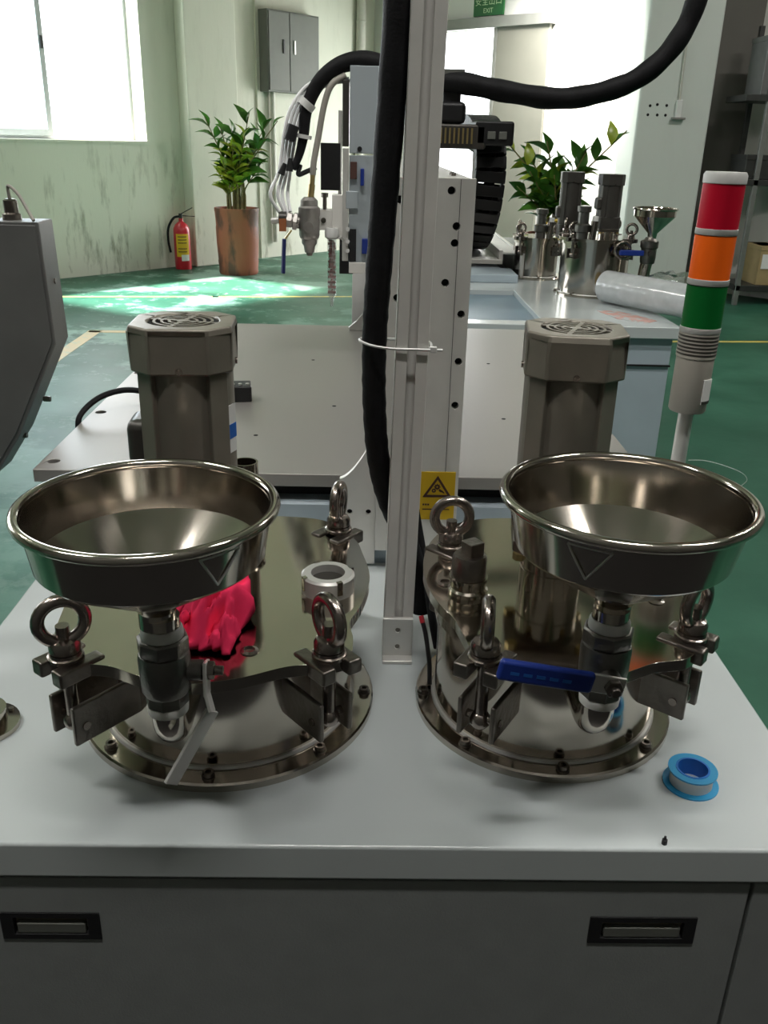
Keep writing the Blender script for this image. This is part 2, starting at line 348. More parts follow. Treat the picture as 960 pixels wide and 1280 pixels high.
structure(MB().box(-13, 7, -1.0, -.8, 0, 4.5).build('wall_rear_added', M['dark_reflected'], smooth=0))  # unseen dark wall added for the polished steel to reflect
structure(MB().box(2.862, 6.1, 8.55, 8.7, 0, 4.5).build('wall_back', M['backwall'], smooth=0))  # wall added to keep the added wall light off the rack side
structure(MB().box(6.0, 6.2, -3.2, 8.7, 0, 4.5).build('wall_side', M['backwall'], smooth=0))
structure(MB().at(FL).box(.84, 1.475, 0, 4.5, 0, .15).build('trim_1', M['wall_l'], wl, bevel=.012, smooth=0))
MB().at(FL).box(1.86, 3.74, 0, 4.5, 0, .02).build('wall_panel', M['wall_l'], wl, smooth=0)
structure(MB().box(2.24, 2.86, 8.2, 8.75, 0, 4.5).build('pillar', M['pillar'], bevel=.02, smooth=0))
MB().box(-2.2, 2.2, -.79, .50, 0, .008).build('added_dark_mat', M['black'], floor, smooth=0)  # unseen mat, added to darken what the funnels reflect
# painted floor lines, worn
def line(pts, w, mt):
    mb = MB()
    for a, b in zip(pts, pts[1:]):
        a, b = Vector((*a, .0008)), Vector((*b, .0008)); d = (b-a).normalized(); mb.bar(a-d*w*.5, b+d*w*.5, w, .0016)
    o = mb.build('painted_line', mt, floor, smooth=0); return o
line([(-4.5, 7.22), (-1.3, 7.66), (.4, 7.9)], .05, M['yline'])
line([(-1.88, 4.2), (-1.88, 6.1)], .09, M['tline']); line([(-1.88, 6.12), (.2, 6.2)], .07, M['tline'])
line([(1.6, 6.15), (4.2, 6.38)], .05, M['yline'])

def window(name, t0, t1, z0, z1, sash0, sash1):
    w = bpy.data.objects.new(name, None); COL.objects.link(w); w.location = WP; ORG[name] = Vector(WP); w['kind'] = 'structure'
    MB().at(FL).plate(rect(t0, t1, z0, z1), [rect(t0+.04, t1-.03, z0+.035, z1-.04)], -.25, -.19).build('window_frame', M['frame'], w, smooth=0)
    sh = MB().at(FL).plate(rect(sash0, sash1, z0+.03, z1-.03), [rect(sash0+.05, sash1-.05, z0+.085, z1-.09)], -.19, -.15).build('sash', M['frame'], w, bevel=.004, smooth=0)
    MB().at(FL).box(sash0+.05, sash1-.05, z0+.085, z1-.09, -.172, -.168).build('pane', M['glass'], sh, smooth=0)
    MB().at(FL).box(sash1-.04, sash1-.015, 1.92, 2.02, -.15, -.135).build('catch', M['black'], sh, bevel=.003)
    MB().at(FL).box(t0, t1, z0-.02, z0+.004, -.25, .015).build('window_sill', M['wall_l'], w, smooth=0)
    return w
window('window_1', -1.6, .44, 1.19, 3.2, -1.56, -.45)

# sliding door on a rail, its leaf pushed half way
d1 = bpy.data.objects.new('door_1', None); COL.objects.link(d1); d1.location = RP; ORG['door_1'] = Vector(RP); d1['kind'] = 'structure'
leaf = MB().at(FR).box(1.86, 2.50, .02, 2.372, .025, .065).build('door_leaf', M['doorleaf'], d1, bevel=.004)
MB().at(FR).box(1.815, 1.86, .02, 2.372, .02, .07).build('edge_rail', M['doorframe'], leaf, bevel=.003)
MB().at(FR).box(.5, 2.53, 2.365, 2.468, .0, .10).build('door_rail', M['doorframe'], d1, bevel=.004)
MB().at(FR).box(1.875, 1.90, .95, 1.2, .065, .09).build('door_handle', M['doorframe'], leaf, bevel=.004)
# the red and white post seen through the opening
pt = thing('striped_post', 'red and white striped post seen through the doorway', 'post', RW(1.18, 0, -1.3))
for k in range(12):
    c = RW(1.18, .25*k, -1.3); MB().cyl(c, c+Vector((0, 0, .25)), .045, 14).build('band', M['redpaint'] if k % 2 else M['white'], pt)
MB().box(1.5, 7, 14.5, 14.6, -.1, .02)

# ---------------------------------------------------------------- exit sign over the door
def text_mesh(name, body, size, mt, parent, mtx, depth=.0006):
    cu = bpy.data.curves.new(name, 'FONT'); cu.body = body; cu.size = size; cu.align_x = 'CENTER'; cu.align_y = 'CENTER'; cu.extrude = depth; cu.resolution_u = 3
    tmp = bpy.data.objects.new(name+'_tmp', cu); COL.objects.link(tmp)
    dg = bpy.context.evaluated_depsgraph_get(); me = bpy.data.meshes.new_from_object(tmp.evaluated_get(dg)); bpy.data.objects.remove(tmp)
    me.materials.clear(); me.name = name
    m2 = mtx.copy(); m2.translation -= ORG[parent.name]; me.transform(m2)
    return link(me, name, mt, parent, ORG[parent.name])
sg = thing('exit_sign', 'green exit sign with pale lettering mounted over the doorway', 'sign', RW(1.69, 2.485, 0))
MB().at(FR).box(1.495, 1.885, 2.487, 2.735, 0, .025).build('sign_panel', M['green'], sg, bevel=.004)
FT = frame_mat(RW(1.69, 2.618, .0262), RA, (0, 0, 1)); text_mesh('lettering', '安全出口', .088, M['signink'], sg, FT)
FT2 = frame_mat(RW(1.69, 2.533, .0262), RA, (0, 0, 1)); text_mesh('lettering', 'EXIT', .062, M['signink'], sg, FT2)

# ---------------------------------------------------------------- electrical cabinet and conduits
eb = thing('electrical_cabinet', 'grey steel electrical cabinet with two doors hung on the wall', 'cabinet', LW(2.3, 1.70, .1))
MB().at(FL).box(1.90, 2.66, 1.70, 2.465, 0.02, .15).build('cabinet_body', M['ebox'], eb, bevel=.006)
for a, b in ((1.915, 2.205), (2.215, 2.645)):
    dr = MB().at(FL).box(a, b, 1.715, 2.45, .15, .162).build('cabinet_door', M['ebox'], eb, bevel=.004)
    hx = b-.10 if a < 2 else a+.05
    MB().at(FL).box(hx, hx+.022, 2.07, 2.20, .162, .176).build('latch', M['black'] if a < 2 else M['alul'], dr, bevel=.003)
def conduit(name, label, pts, r, straps):
    t = thing(name, label, 'pipe', pts[-1])
    MB().tube(pts, r, 12, 0).build('pipe', M['conduit'], t)
    for s_ in straps: MB().torus(s_, r, .007, 0, 0, 20, 6).build('strap', M['conduit'], t)
conduit('conduit_pipe', 'pale conduit pipe running down from the electrical cabinet', [LW(2.04, 1.70, .06), LW(2.04, .17, .06)], .028, [LW(2.04, 1.2, .06), LW(2.04, .6, .06)])
conduit('conduit_pipe', 'pale vertical pipe beside the corner above the black hose arch', [LW(3.42, 4.4, .08), LW(3.42, .1, .08)], .055, [LW(3.42, 2.5, .08)])
conduit('conduit_pipe', 'thin conduit dropping to the socket on the concrete pillar', [(2.545, 8.185, 4.4), (2.575, 8.185, 1.63)], .010, [(2.56, 8.185, 2.2)])
so = thing('wall_socket', 'small white socket box on the pillar below the thin conduit', 'socket', (2.585, 8.19, 1.50))
MB().box(2.555, 2.605, 8.165, 8.2, 1.49, 1.63).build('socket_body', M['white'], so, bevel=.006)
MB().box(2.53, 2.64, 8.15, 8.2, 1.478, 1.495).build('socket_ledge', M['doorframe'], so, bevel=.003)
for k, (dx, dz) in enumerate(((-.22, .05), (-.16, .06), (-.15, -.02), (-.08, .055), (-.23, -.02), (-.08, -.02))):
    structure(MB().cyl((2.56+dx, 8.1985, 1.53+dz), (2.56+dx, 8.206, 1.53+dz), .012, 8).build('trim_2', M['hole'], bpy.data.objects['pillar']))

# ---------------------------------------------------------------- fire extinguisher
ec = LW(.66, 0, .16)
fe = thing('fire_extinguisher', 'red fire extinguisher with yellow label against the wall under the window', 'extinguisher', ec)
MB().lathe([(.078, 0), (.082, .012), (.082, .36), (.078, .395), (.06, .43), (.035, .452), (.022, .46), (.022, .49)], ec, 28).build('cylinder', M['redpaint'], fe)
cdir = math.atan2(-ec.y, -ec.x)
def wrap(mb, c, r, a0, a1, z0, z1, n=10):
    vs = []; fs = []
    for i in range(n+1):
        a = a0+(a1-a0)*i/n
        for rr in (r, r+.0015):
            for z in (z0, z1): vs.append(Vector(c)+Vector((rr*cos(a), rr*sin(a), z)))
    for i in range(n):
        b = i*4; fs += [(b, b+4, b+5, b+1), (b+2, b+3, b+7, b+6), (b+1, b+5, b+7, b+3), (b, b+2, b+6, b+4)]
    fs += [(0, 1, 3, 2), (n*4, n*4+2, n*4+3, n*4+1)]
    return mb.add(vs, fs)
lb = wrap(MB(), ec, .0822, cdir-.75, cdir+.85, .125, .345).build('label_panel', M['yellow'], fe)
wrap(MB(), ec, .084, cdir-.15, cdir+.8, .085, .145).build('paper_tag', M['paper'], fe)
for zz in (.315, .285, .255, .20, .17): wrap(MB(), ec, .084, cdir-.5, cdir+.55, zz, zz+.008).build('print_mark', M['print'], lb)
MB().cyl(ec+Vector((0, 0, .48)), ec+Vector((0, 0, .535)), .019, 12).build('valve_head', M['black'], fe)
sx_ = Vector((cos(cdir+pi/2), sin(cdir+pi/2), 0))   # towards the camera's right
MB().bar(ec+Vector((0, 0, .53)), ec+sx_*.12+Vector((0, 0, .592)), .018, .008).bar(ec+Vector((0, 0, .515)), ec+sx_*.14+Vector((0, 0, .508)), .018, .008).build('lever', M['black'], fe, bevel=.002)
MB().tube([ec+sx_*-.01+Vector((0, 0, .508)), ec+sx_*-.07+Vector((0, 0, .49)), ec+sx_*-.125+Vector((0, 0, .40)), ec+sx_*-.135+Vector((0, 0, .28)), ec+sx_*-.118+Vector((0, 0, .16))], .012, 10).build('hose', M['rubber'], fe)

# ---------------------------------------------------------------- plants
def leaf_mesh(name, mt, L=.16, W=.055):
    vs = []; fs = []; n = 5; prof = [0, .62, 1, .82, .42, 0]
    for i in range(n+1):
        t = i/n; x = L*t; w = W*.5*prof[i]; z = .018*sin(pi*t)-.03*t*t
        vs += [(x, -w, z+.35*w), (x, 0, z), (x, w, z+.35*w)]
    for i in range(n): b = i*3; fs += [(b, b+3, b+4, b+1), (b+1, b+4, b+5, b+2)]
    k = len(vs); vs += [(v[0], v[1], v[2]-.0025) for v in vs]; fs += [tuple(j+k for j in f[::-1]) for f in fs]
    me = bpy.data.meshes.new(name); me.from_pydata(vs, [], fs); me.materials.append(mt); me.polygons.foreach_set('use_smooth', [True]*len(me.polygons)); return me
LEAFM = [leaf_mesh('leaf', M['leaf'], .17, .078), leaf_mesh('leaf', M['leafy'], .17, .08), leaf_mesh('leaf', M['leaf'], .20, .092)]
def plant(name, label, base, pot_h, pot_r, stems, seed, pot=True):
    rnd = random.Random(seed); base = Vector(base)
    t = thing(name, label, 'plant', base)
    R = pot_r
    pr = [(R*.86, 0), (R*.90, .02), (R*.885, .05), (R*.92, .12), (R*.905, .14), (R*.95, .30), (R*.965, .44*pot_h/.62), (R*.95, .46*pot_h/.62), (R*.985, pot_h-.04), (R*1.0, pot_h-.03), (R*1.0, pot_h), (R*.93, pot_h), (R*.92, pot_h-.06), (R*.5, pot_h-.06)]
    pb = MB().lathe(pr, base, 40).build('pot', M['pot'], t)
    MB().lathe([(R*.915, pot_h-.07), (R*.915, pot_h-.035), (.001, pot_h-.02)], base, 24).build('soil', M['soil'], t)
    for (sx, sy, ex, ey, h, nl, lo, yl) in stems:
        a = base+Vector((sx, sy, pot_h-.05)); b = base+Vector((ex, ey, h)); mid = a.lerp(b, .45)+Vector(((sx-ex)*.35, (sy-ey)*.35, .04)); 
        pts = smooth_path([a, a.lerp(mid, .5)+Vector((0, 0, .03)), mid, b], 6)
        MB().tube(pts, .011, 6, 0, rad=lambda q: .013-.009*q).build('stem', M['stem'], t)
        for k in range(nl):
            f = lo+(1-lo)*(k//2*2+1)/(nl+1); i = min(len(pts)-2, int(f*(len(pts)-1))); p = pts[i].lerp(pts[i+1], f*(len(pts)-1)-i); d = (pts[i+1]-pts[i]).normalized()
            side = d.cross(Vector((rnd.uniform(-.5, .5), -1, rnd.uniform(-.3, .6)))).normalized()*(1 if k % 2 else -1)
            out = (side*.8+d*.75+Vector((0, rnd.uniform(-.35, .2), rnd.uniform(-.1, .15)))).normalized()
            if k == nl-1: out = d
            yy = rnd.random() < yl
            o = bpy.data.objects.new('leaf', LEAFM[1 if yy else rnd.choice((0, 2))]); COL.objects.link(o); o.parent = t
            q = out.to_track_quat('X', 'Z'); s = rnd.uniform(.85, 1.25)*(1.08-.25*f)
            o.matrix_local = Matrix.Translation(p-base) @ q.to_matrix().to_4x4() @ Matrix.Rotation(rnd.uniform(-.9, .9), 4, 'X') @ Matrix.Scale(s, 4)
    return t
pb1 = Vector((-1.30, 9.10, 0))
plant('potted_plant', 'leafy plant in a tall terracotta pot standing under the electrical cabinet', pb1, .62, .215,
      [(-.06, 0, -.26, -.05, 1.42, 14, .50, .15), (-.02, .03, -.14, .05, 1.36, 12, .5, .1), (0, 0, -.02, .02, 1.36, 12, .5, .15), (.03, 0, .16, -.05, 1.47, 14, .45, .55), (.05, .03, .34, .02, 1.42, 12, .5, .2),
       (.06, 0, .42, -.06, 1.40, 11, .45, .05), (.05, -.04, .32, -.1, 1.25, 10, .45, .15), (.02, -.05, .12, -.12, 1.26, 16, .42, .85), (-.02, -.04, .0, -.10, 1.18, 16, .40, .85), (-.05, -.03, -.10, -.12, 1.06, 10, .35, .85),
       (-.08, 0, -.17, -.08, .98, 8, .35, .9), (.08, 0, .24, -.03, 1.0, 5, .7, .1), (.0, .04, .10, .06, 1.30, 10, .45, .5)], 3)
pb2 = Vector((1.33, 6.75, 0))
plant('potted_plant', 'bushy plant rising behind the twin steel tanks near the sliding door', pb2, .66, .20,
      [(-.05, 0, -.42, -.05, 1.30, 14, .35, .5), (-.03, .02, -.22, .04, 1.20, 12, .4, .25), (0, 0, -.10, .0, 1.28, 12, .45, .15), (.03, 0, .18, -.03, 1.22, 10, .5, .1), (.06, 0, .44, -.06, 1.36, 12, .45, .35), (.03, .02, .02, .08, 1.12, 12, .35, .4),
       (-.05, -.04, -.22, -.10, 1.08, 12, .3, .1), (-.08, -.02, -.30, -.08, .98, 12, .25, .05), (0, -.05, -.05, -.12, 1.06, 12, .3, .3), (.05, -.03, .15, -.09, 1.0, 10, .3, .2)], 11)
rb = MB()
for k, (a, z0, z1) in enumerate(((-2.2, .70, .76), (-1.5, .74, .68), (-1.0, .68, .78), (-2.7, .76, .71))):
    rb.tube([pb2+Vector((cos(a)*.12, sin(a)*.2, z0)), pb2+Vector((cos(a+.4)*.2, sin(a+.4)*.22, (z0+z1)/2+.03)), pb2+Vector((cos(a+.9)*.16, sin(a+.9)*.2, z1))], .012, 6)
rbo = rb.build('ribbon', M['ribbon'], bpy.data.objects['potted_plant.001'])

# ---------------------------------------------------------------- storage rack by the pillar
rk = thing('storage_rack', 'dark steel storage rack standing beyond the signal tower beside the pillar', 'rack', (3.45, 8.05, 0))
for x, y in ((3.20, 7.85), (4.3, 7.85), (3.20, 8.25), (4.3, 8.25)): MB().box(x-.02, x+.02, y-.02, y+.02, 0, 2.2).build('post', M['rackpost'] if y < 8 else M['rack'], rk, bevel=.003)
for z in (.12, .98, 1.62): MB().box(3.0 if z > .5 else 3.18, 4.34, 7.83, 8.27, z, z+.05).build('shelf', M['rack'], rk, bevel=.004)
for lab, x0, x1, z0, z1, mt in (('brown carton low on the dark rack', 3.36, 3.9, .17, .50, 'card'), ('black equipment case on the waist height rack shelf', 3.1, 3.6, 1.03, 1.22, 'rack'), ('grey crate on the waist height rack shelf', 3.64, 4.1, 1.03, 1.36, 'ebox'), ('tall dark case standing on the top rack shelf', 3.12, 3.62, 1.67, 2.1, 'darkbox')):
    c = thing('storage_box', lab, 'box', ((x0+x1)/2, 8.0, z0))
    MB().box(x0, x1, 7.86, 8.2, z0, z1).build('box_body', M[mt], c, bevel=.006); MB().box(x0-.004, x1+.004, 7.855, 8.205, z1-.04, z1).build('lid', M[mt], c, bevel=.004)
    if mt == 'card': MB().box(x0+.02, x0+.14, 7.852, 7.86, z0+.14, z0+.26).build('paper_label', M['paper'], c)

# ================================================================== worktop cabinet in front
CT = .77
cb = thing('base_cabinet', 'grey powder coated cabinet carrying the two tanks, with flush pulls', 'cabinet', (-.008, .75, 0))
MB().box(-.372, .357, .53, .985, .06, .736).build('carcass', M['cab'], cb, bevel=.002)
pulls = ((-.276, -.203), (.184, .265))
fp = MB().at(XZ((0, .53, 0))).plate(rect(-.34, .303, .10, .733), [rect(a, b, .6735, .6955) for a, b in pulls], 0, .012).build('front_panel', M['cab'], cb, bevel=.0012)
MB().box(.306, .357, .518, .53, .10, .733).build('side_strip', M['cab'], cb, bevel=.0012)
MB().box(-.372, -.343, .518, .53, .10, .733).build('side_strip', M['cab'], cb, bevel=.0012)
for a, b in pulls:
    h = MB().at(XZ((0, .518, 0))).plate(rect(a-.002, b+.002, .6710, .6985), [rect(a+.008, b-.008, .6765, .6930)], -.004, .0012).build('flush_pull', M['black'], fp, bevel=.0005)
    MB().box(a+.002, b-.002, .5215, .53, .675, .6945).build('pull_plate', M['motor'], fp)
    MB().box(a+.010, b-.010, .5175, .5225, .6768, .6868).build('pull_lip', M['ebox'], fp, bevel=.001)
for x, y in ((-.34, .56), (.325, .56), (-.34, .95), (.325, .95)): MB().cyl((x, y, 0), (x, y, .06), .02, 14).build('foot', M['black'], cb)
wt = MB().box(-.388, .371, .514, 1.0, .737, CT).build('worktop', M['top'], bevel=.003, org=(0, .75, .737))
tag(wt, 'pale grey enamelled worktop under the two steel tanks', 'worktop')
sp = thing('machine_screw', 'tiny black screw lying on the front edge of the worktop', 'screw', (.2305, .5205, CT)); MB().cyl((.2305, .5205, CT), (.2305, .5205, CT+.004), .0022, 8).build('head', M['black'], sp); MB().cyl((.2305, .5205, CT+.004), (.2305, .5205, CT+.007), .001, 6).build('shank', M['black'], sp)

# ================================================================== tanks
def tank(name, label, c, Rf, Rd, outline, lugs, zt, z0=CT, group=None, eye_az=None, bolts=8, prong=.046, screws=(), eyes=True, zl=None):
    """flange ring, drum, lid with forked ears, swing bolts and eye nuts"""
    cx, cy = c; cv = Vector((cx, cy, 0)); t = thing(name, label, 'tank', (cx, cy, z0), group)
    fl = MB().lathe([(Rd-.004, 0), (Rf, 0), (Rf, .006), (Rf-.0015, .0075), (Rd, .0075), (Rd-.004, .0075)], (cx, cy, z0), 72).build('flange', M['steel'], t)
    MB().torus((cx, cy, z0+.008), Rd+.001, .0022, 0, 0, 72, 6).build('weld_bead', M['alul'], t)
    for k in range(bolts):
        a = 2*pi*(k+.5)/bolts-pi/2+.39; p = Vector((cx+(Rf+Rd)/2*cos(a)+.002*cos(a), cy+(Rf+Rd)/2*sin(a), z0+.0075))
        b = MB().lathe([(.0058, 0), (.0058, .0012), (.0045, .0012), (.0045, .0050), (.0026, .0050), (.0024, .0022), (.0001, .0022)], p, 12).build('flange_bolt', M['castst'], fl)
    lt = .010
    MB().lathe([(Rd, .006), (Rd, zt-lt-z0-.002), (Rd-.003, zt-lt-z0-.002)], (cx, cy, z0), 72).build('drum', M['steel'], t)
    MB().lathe([(Rd+.004, zt-lt-.012-z0), (Rd+.004, zt-lt-z0), (Rd-.004, zt-lt-z0)], (cx, cy, z0), 72).build('drum_rim', M['steel'], t)
    out = [(cx+x, cy+y) for x, y in smooth_loop(outline, 6)]
    mb = MB().prism(out, zt-lt, zt)
    ld = mb.build('lid', M['lid'], t, bevel=.0016)
    for (lx, ly), az in zip(lugs, eye_az or [0]*4):
        r = math.hypot(lx, ly); d = Vector((lx/r, ly/r, 0)); s = Vector((-d.y, d.x, 0)); p = cv+d*r
        for sg_ in (-1, 1):   # the fork of the lid ear
            o = s*(.0125*sg_); a, b = p+o-d*.022, p+o+d*(prong-.028)
            a.z = b.z = zt-lt/2+.0006; MB().bar(a, b, .0125, lt+.003).build('lid_ear', M['castst'], ld, bevel=.002)
        # welded bracket of two cheeks with a pin
        bk = MB()
        for sg_ in (-1, 1):
            o = s*(.014*sg_); a, b = cv+d*(Rd-.006)+o, p+o+d*.010; a.z = b.z = zt-.050; bk.bar(a, b, .0045, .034)
        bo = bk.build('bracket', M['castst'], t, bevel=.0015)
        MB().cyl(p-s*.0175+Vector((0, 0, zt-.052)), p+s*.0175+Vector((0, 0, zt-.052)), .0035, 10).build('pin', M['eyest'], bo)
        sb = MB().cyl(p+Vector((0, 0, zt-.055)), p+Vector((0, 0, zt+.030)), .0052, 14).sphere(p+Vector((0, 0, zt-.054)), .0085).build('swing_bolt', M['eyest'], t)
        MB().lathe([(.0135, 0), (.0135, .0028), (.0125, .0034), (.0120, .0036), (.0120, .0062), (.0001, .0062)], p+Vector((0, 0, zt+.0022)), 20).build('washer', M['eyest'], t)
        en = MB().lathe([(.0108, 0), (.0118, .001), (.0118, .0065), (.0100, .0095), (.0055, .0110)], p+Vector((0, 0, zt+.0084)), 20).torus(p+Vector((0, 0, zt+.0335)), .0170, .0051, az).build('eye_nut', M['eyest'], t)
    for (x, y) in screws:
        MB().lathe([(.0072, 0), (.0072, .0008), (.0045, .0018), (.0045, .0005), (.0001, .0003)], (cx+x, cy+y, zt), 14).build('lid_screw', M['eyest'], ld)
    return t
CL = (-.123, .705); CR = (.168, .705)
LID_L = [(-.009, -.156), (.03, -.148), (.066, -.131), (.094, -.126), (.112, -.116), (.115, -.09), (.112, -.062), (.121, -.03), (.128, .02), (.121, .07), (.112, .105), (.085, .145), (.05, .157), (0, .158), (-.06, .152), (-.10, .13), (-.118, .10), (-.13, .05), (-.133, 0), (-.128, -.05), (-.122, -.09), (-.110, -.118), (-.09, -.130), (-.066, -.134), (-.038, -.148)]
LID_R = [(.013, -.143), (.039, -.129), (.06, -.118), (.085, -.112), (.103, -.092), (.112, -.06), (.115, -.02), (.118, .03), (.11, .08), (.095, .115), (.05, .15), (-.01, .164), (-.06, .155), (-.09, .125), (-.107, .085), (-.113, .04), (-.110, 0), (-.103, -.028), (-.092, -.055), (-.086, -.085), (-.080, -.11), (-.06, -.121), (-.03, -.138)]
ZT = .888
tank('mixing_tank', 'polished steel tank with red rag and ring fitting on its lid', CL, .133, .112, LID_L, [(-.101, -.126), (.097, -.118), (.096, .119), (-.108, .105)], ZT, group=None, eye_az=[.45, -1.0, 1.35, .6], screws=[(.035, -.110)])
tank('mixing_tank', 'polished steel tank with square headed plug on its lid', CR, .1175, .100, LID_R, [(-.074, -.119), (.098, -.082), (-.084, .085), (.088, .108)], ZT, eye_az=[1.45, .75, .05, .7], screws=[(.089, -.018), (-.095, .01)])

# sight ring, plug and port on the lids
rg = thing('ring_fitting', 'short round steel ring fitting with dark glass centre on the tank lid', 'fitting', (-.032, .700, ZT))
MB().lathe([(.0150, .004), (.0150, .017), (.0215, .017), (.0235, .015), (.0235, .0), (.0150, .0)], (-.032, .700, ZT), 36, close=True).build('ring_body', M['alul'], rg)
MB().lathe([(.0152, 0), (.0152, .010), (.0001, .010)], (-.032, .700, ZT), 28).build('sight_glass', M['motord'], rg)
for k in range(4):
    a = .5+pi/2*k; p = Vector((-.032+.0235*cos(a), .7+.0235*sin(a), ZT+.011)); MB().bar(p-Vector((cos(a), sin(a), 0))*.003, p+Vector((cos(a), sin(a), 0))*.0008, .005, .0125).build('spanner_lug', M['steel'], rg)
pg = thing('pipe_plug', 'steel pipe plug with square head screwed into the tank lid', 'plug', (.092, .700, ZT))
MB().lathe([(.0175, 0), (.0178, .004), (.0158, .006), (.0158, .012), (.0172, .013), (.0172, .016)], (.092, .7, ZT), 26).build('socket_ring', M['steel'], pg)
MB().lathe([(.0152, .016), (.0152, .034), (.0138, .0365)], (.092, .7, ZT), 26).build('plug_body', M['castst'], pg)
MB().at(Matrix.Translation((.094, .7, 0)) @ Matrix.Rotation(.55, 4, 'Z')).box(-.0075, .0075, -.0075, .0075, ZT+.036, ZT+.049).build('square_head', M['castst'], pg, bevel=.0012)
fpn = thing('filler_neck', 'open steel filler neck standing behind the funnel beside the motor', 'pipe', (-.110, .76, ZT))
MB().lathe([(.0110, .0), (.0110, .078), (.0120, .080), (.0120, .097), (.0104, .097), (.0100, .075), (.0001, .075)], (-.110, .76, ZT), 24).build('neck', M['steel'], fpn)
MB().torus((-.110, .76, ZT+.004), .0125, .004, 0, 0, 24, 8).build('base_ring', M['steel'], fpn)

# ---------------------------------------------------------------- funnels, ball valves, elbows
def elbow(mb, x, y, z, zc, ye, r):
    k = .022; pts = [Vector((x, y, z)), Vector((x, y, zc+k))]
    for i in range(1, 9):
        a = pi/2*i/8; pts.append(Vector((x, y+k-k*cos(a), zc+k-k*sin(a))))
    pts.append(Vector((x, ye, zc))); return mb.tube(pts, r, 18, 0)
def funnel(label, x, y, zr, R, Rw, Rb, zb, zn, rn, tri):
    t = thing('hopper_funnel', label, 'funnel', (x, y, zn-.03)); c = (x, y, 0); w = .0012
    MB().lathe([(Rw, zr-.002), (Rb, zb+.003), (Rb-.003, zb), (rn+.004, zn+.006), (rn, zn), (rn-w, zn), (rn+.003, zn+.008), (Rb-w, zb+.004), (Rw-w, zr-.002)], c, 72, close=True).build('bowl', M['steel'], t, smooth=26)
    MB().torus((x, y, zr), Rw+.0022, .0036, 0, 0, 72, 10).build('rolled_rim', M['steel'], t)
    MB().lathe([(rn, zn-.012), (rn, zn+.004)], c, 22).build('outlet', M['steel'], t)
    az, s = tri; vs = []
    if s:
        def P(da, dz): rr = Rb+(Rw-Rb)*(dz-zb)/(zr-zb)+.0003; return Vector((x+rr*cos(az+da), y+rr*sin(az+da), dz))
        h = zr-zb; a, b, d_ = P(-.18*s, zb+.80*h), P(.18*s, zb+.80*h), P(-.02*s, zb+.22*h)
        for p, q in ((a, b), (b, d_), (d_, a)):
            MB().tube([p, p.lerp(q, .5)+Vector((cos(az), sin(az), 0))*.0008, q], .00075, 6).build('triangle_wire', M['alul'], t)
    return t
def ball_valve(label, x, y, zt, zb, ye, lever, tank_x=None):
    """threaded ball valve: taped nipple, hexagon ends, body, taped elbow into the drum"""
    t = thing('ball_valve', label, 'valve', (x, y, zb-.03)); c = (x, y, 0); H = zt-zb
    MB().lathe([(.0125, zt-.002), (.0125, zt+.016)], c, 24).build('nipple', M['steel'], t)
    MB().lathe([(.0140, zt-.001), (.0146, zt+.001), (.0142, zt+.006), (.0130, zt+.008)], c, 24).build('thread_tape', M['ptfe'], t)
    MB().lathe([(.0165, zt-.012), (.0178, zt-.010), (.0178, zt-.001), (.0165, zt+.0005), (.0130, zt+.0005)], c, 8).build('hexagon_end', M['valve'], t, bevel=.0008)
    MB().lathe([(.0150, zb+.010), (.0168, zb+.013), (.0175, zb+H*.45), (.0178, zt-.016), (.0170, zt-.012), (.0150, zt-.011)], c, 28).build('body', M['valve'], t)
    MB().lathe([(.0135, zb), (.0152, zb+.002), (.0152, zb+.011), (.0140, zb+.0125)], c, 8).build('hexagon_end', M['valve'], t, bevel=.0008)
    MB().lathe([(.0118, zb-.007), (.0142, zb-.0055), (.0146, zb-.001), (.0138, zb+.001)], c, 24).build('thread_tape', M['ptfe'], t)
    elbow(MB(), x, y, zb, zb-.031, ye, .0118).build('elbow', M['steel'], t)
    lever(t); return t
def lever_l(t):
    zc = .915; x, y = -.1365, .526
    MB().cyl((x+.012, y, zc), (x+.026, y, zc), .0075, 14).build('stem_boss', M['valve'], t)
    MB().hexa((x+.026, y, zc), (x+.034, y, zc), .0065).cyl((x+.034, y, zc), (x+.040, y, zc), .0035, 10).build('stem_nut', M['castst'], t, bevel=.0005)
    MB().bar((x+.028, y+.002, zc+.006), (x+.029, y-.006, zc-.016), .016, .0026, (1, 0, 0)).bar((x+.0285, y-.005, zc-.014), (x+.033, y-.012, zc-.026), .016, .0026, (1, 0, 0)).bar((x+.033, y-.0115, zc-.025), (x+.006, y-.034, zc-.070), .0120, .0026, (.75, -.5, .15)).build('lever', M['alul'], t, bevel=.0006)
def lever_r(t):
    zc = .917; x, y = .1705, .536
    MB().cyl((x, y-.012, zc), (x, y-.024, zc), .0078, 14).build('stem_boss', M['valve'], t)
    MB().hexa((x, y-.024, zc), (x, y-.031, zc), .0066).cyl((x, y-.031, zc), (x, y-.036, zc), .0034, 10).build('stem_nut', M['castst'], t, bevel=.0005)
    MB().bar((x+.008, y-.026, zc-.001), (x-.020, y-.026, zc+.004), .0026, .014).build('lever', M['alul'], t, bevel=.0006)
    hg = MB().bar((x-.014, y-.027, zc+.003), (x-.080, y-.030, zc+.0155), .0062, .0160).build('grip', M['blue'], t, bevel=.0028, seg=3)
    for k in range(5):
        a = Vector((x-.030-.009*k, y-.0311-.0003*k, zc+.006+.0016*k)); MB().bar(a, a+Vector((-.006, -.0002, .0011)), .0006, .0024).build('embossed_mark', M['bluep'], hg)
funnel('polished funnel over the tank with the red rag', -.139, .527, 1.037, .083, .0785, .0738, 1.0015, .962, .0125, (-.79, 1))
ball_valve('dark ball valve with plain steel lever, under its funnel', -.1365, .526, .942, .888, .60, lever_l)
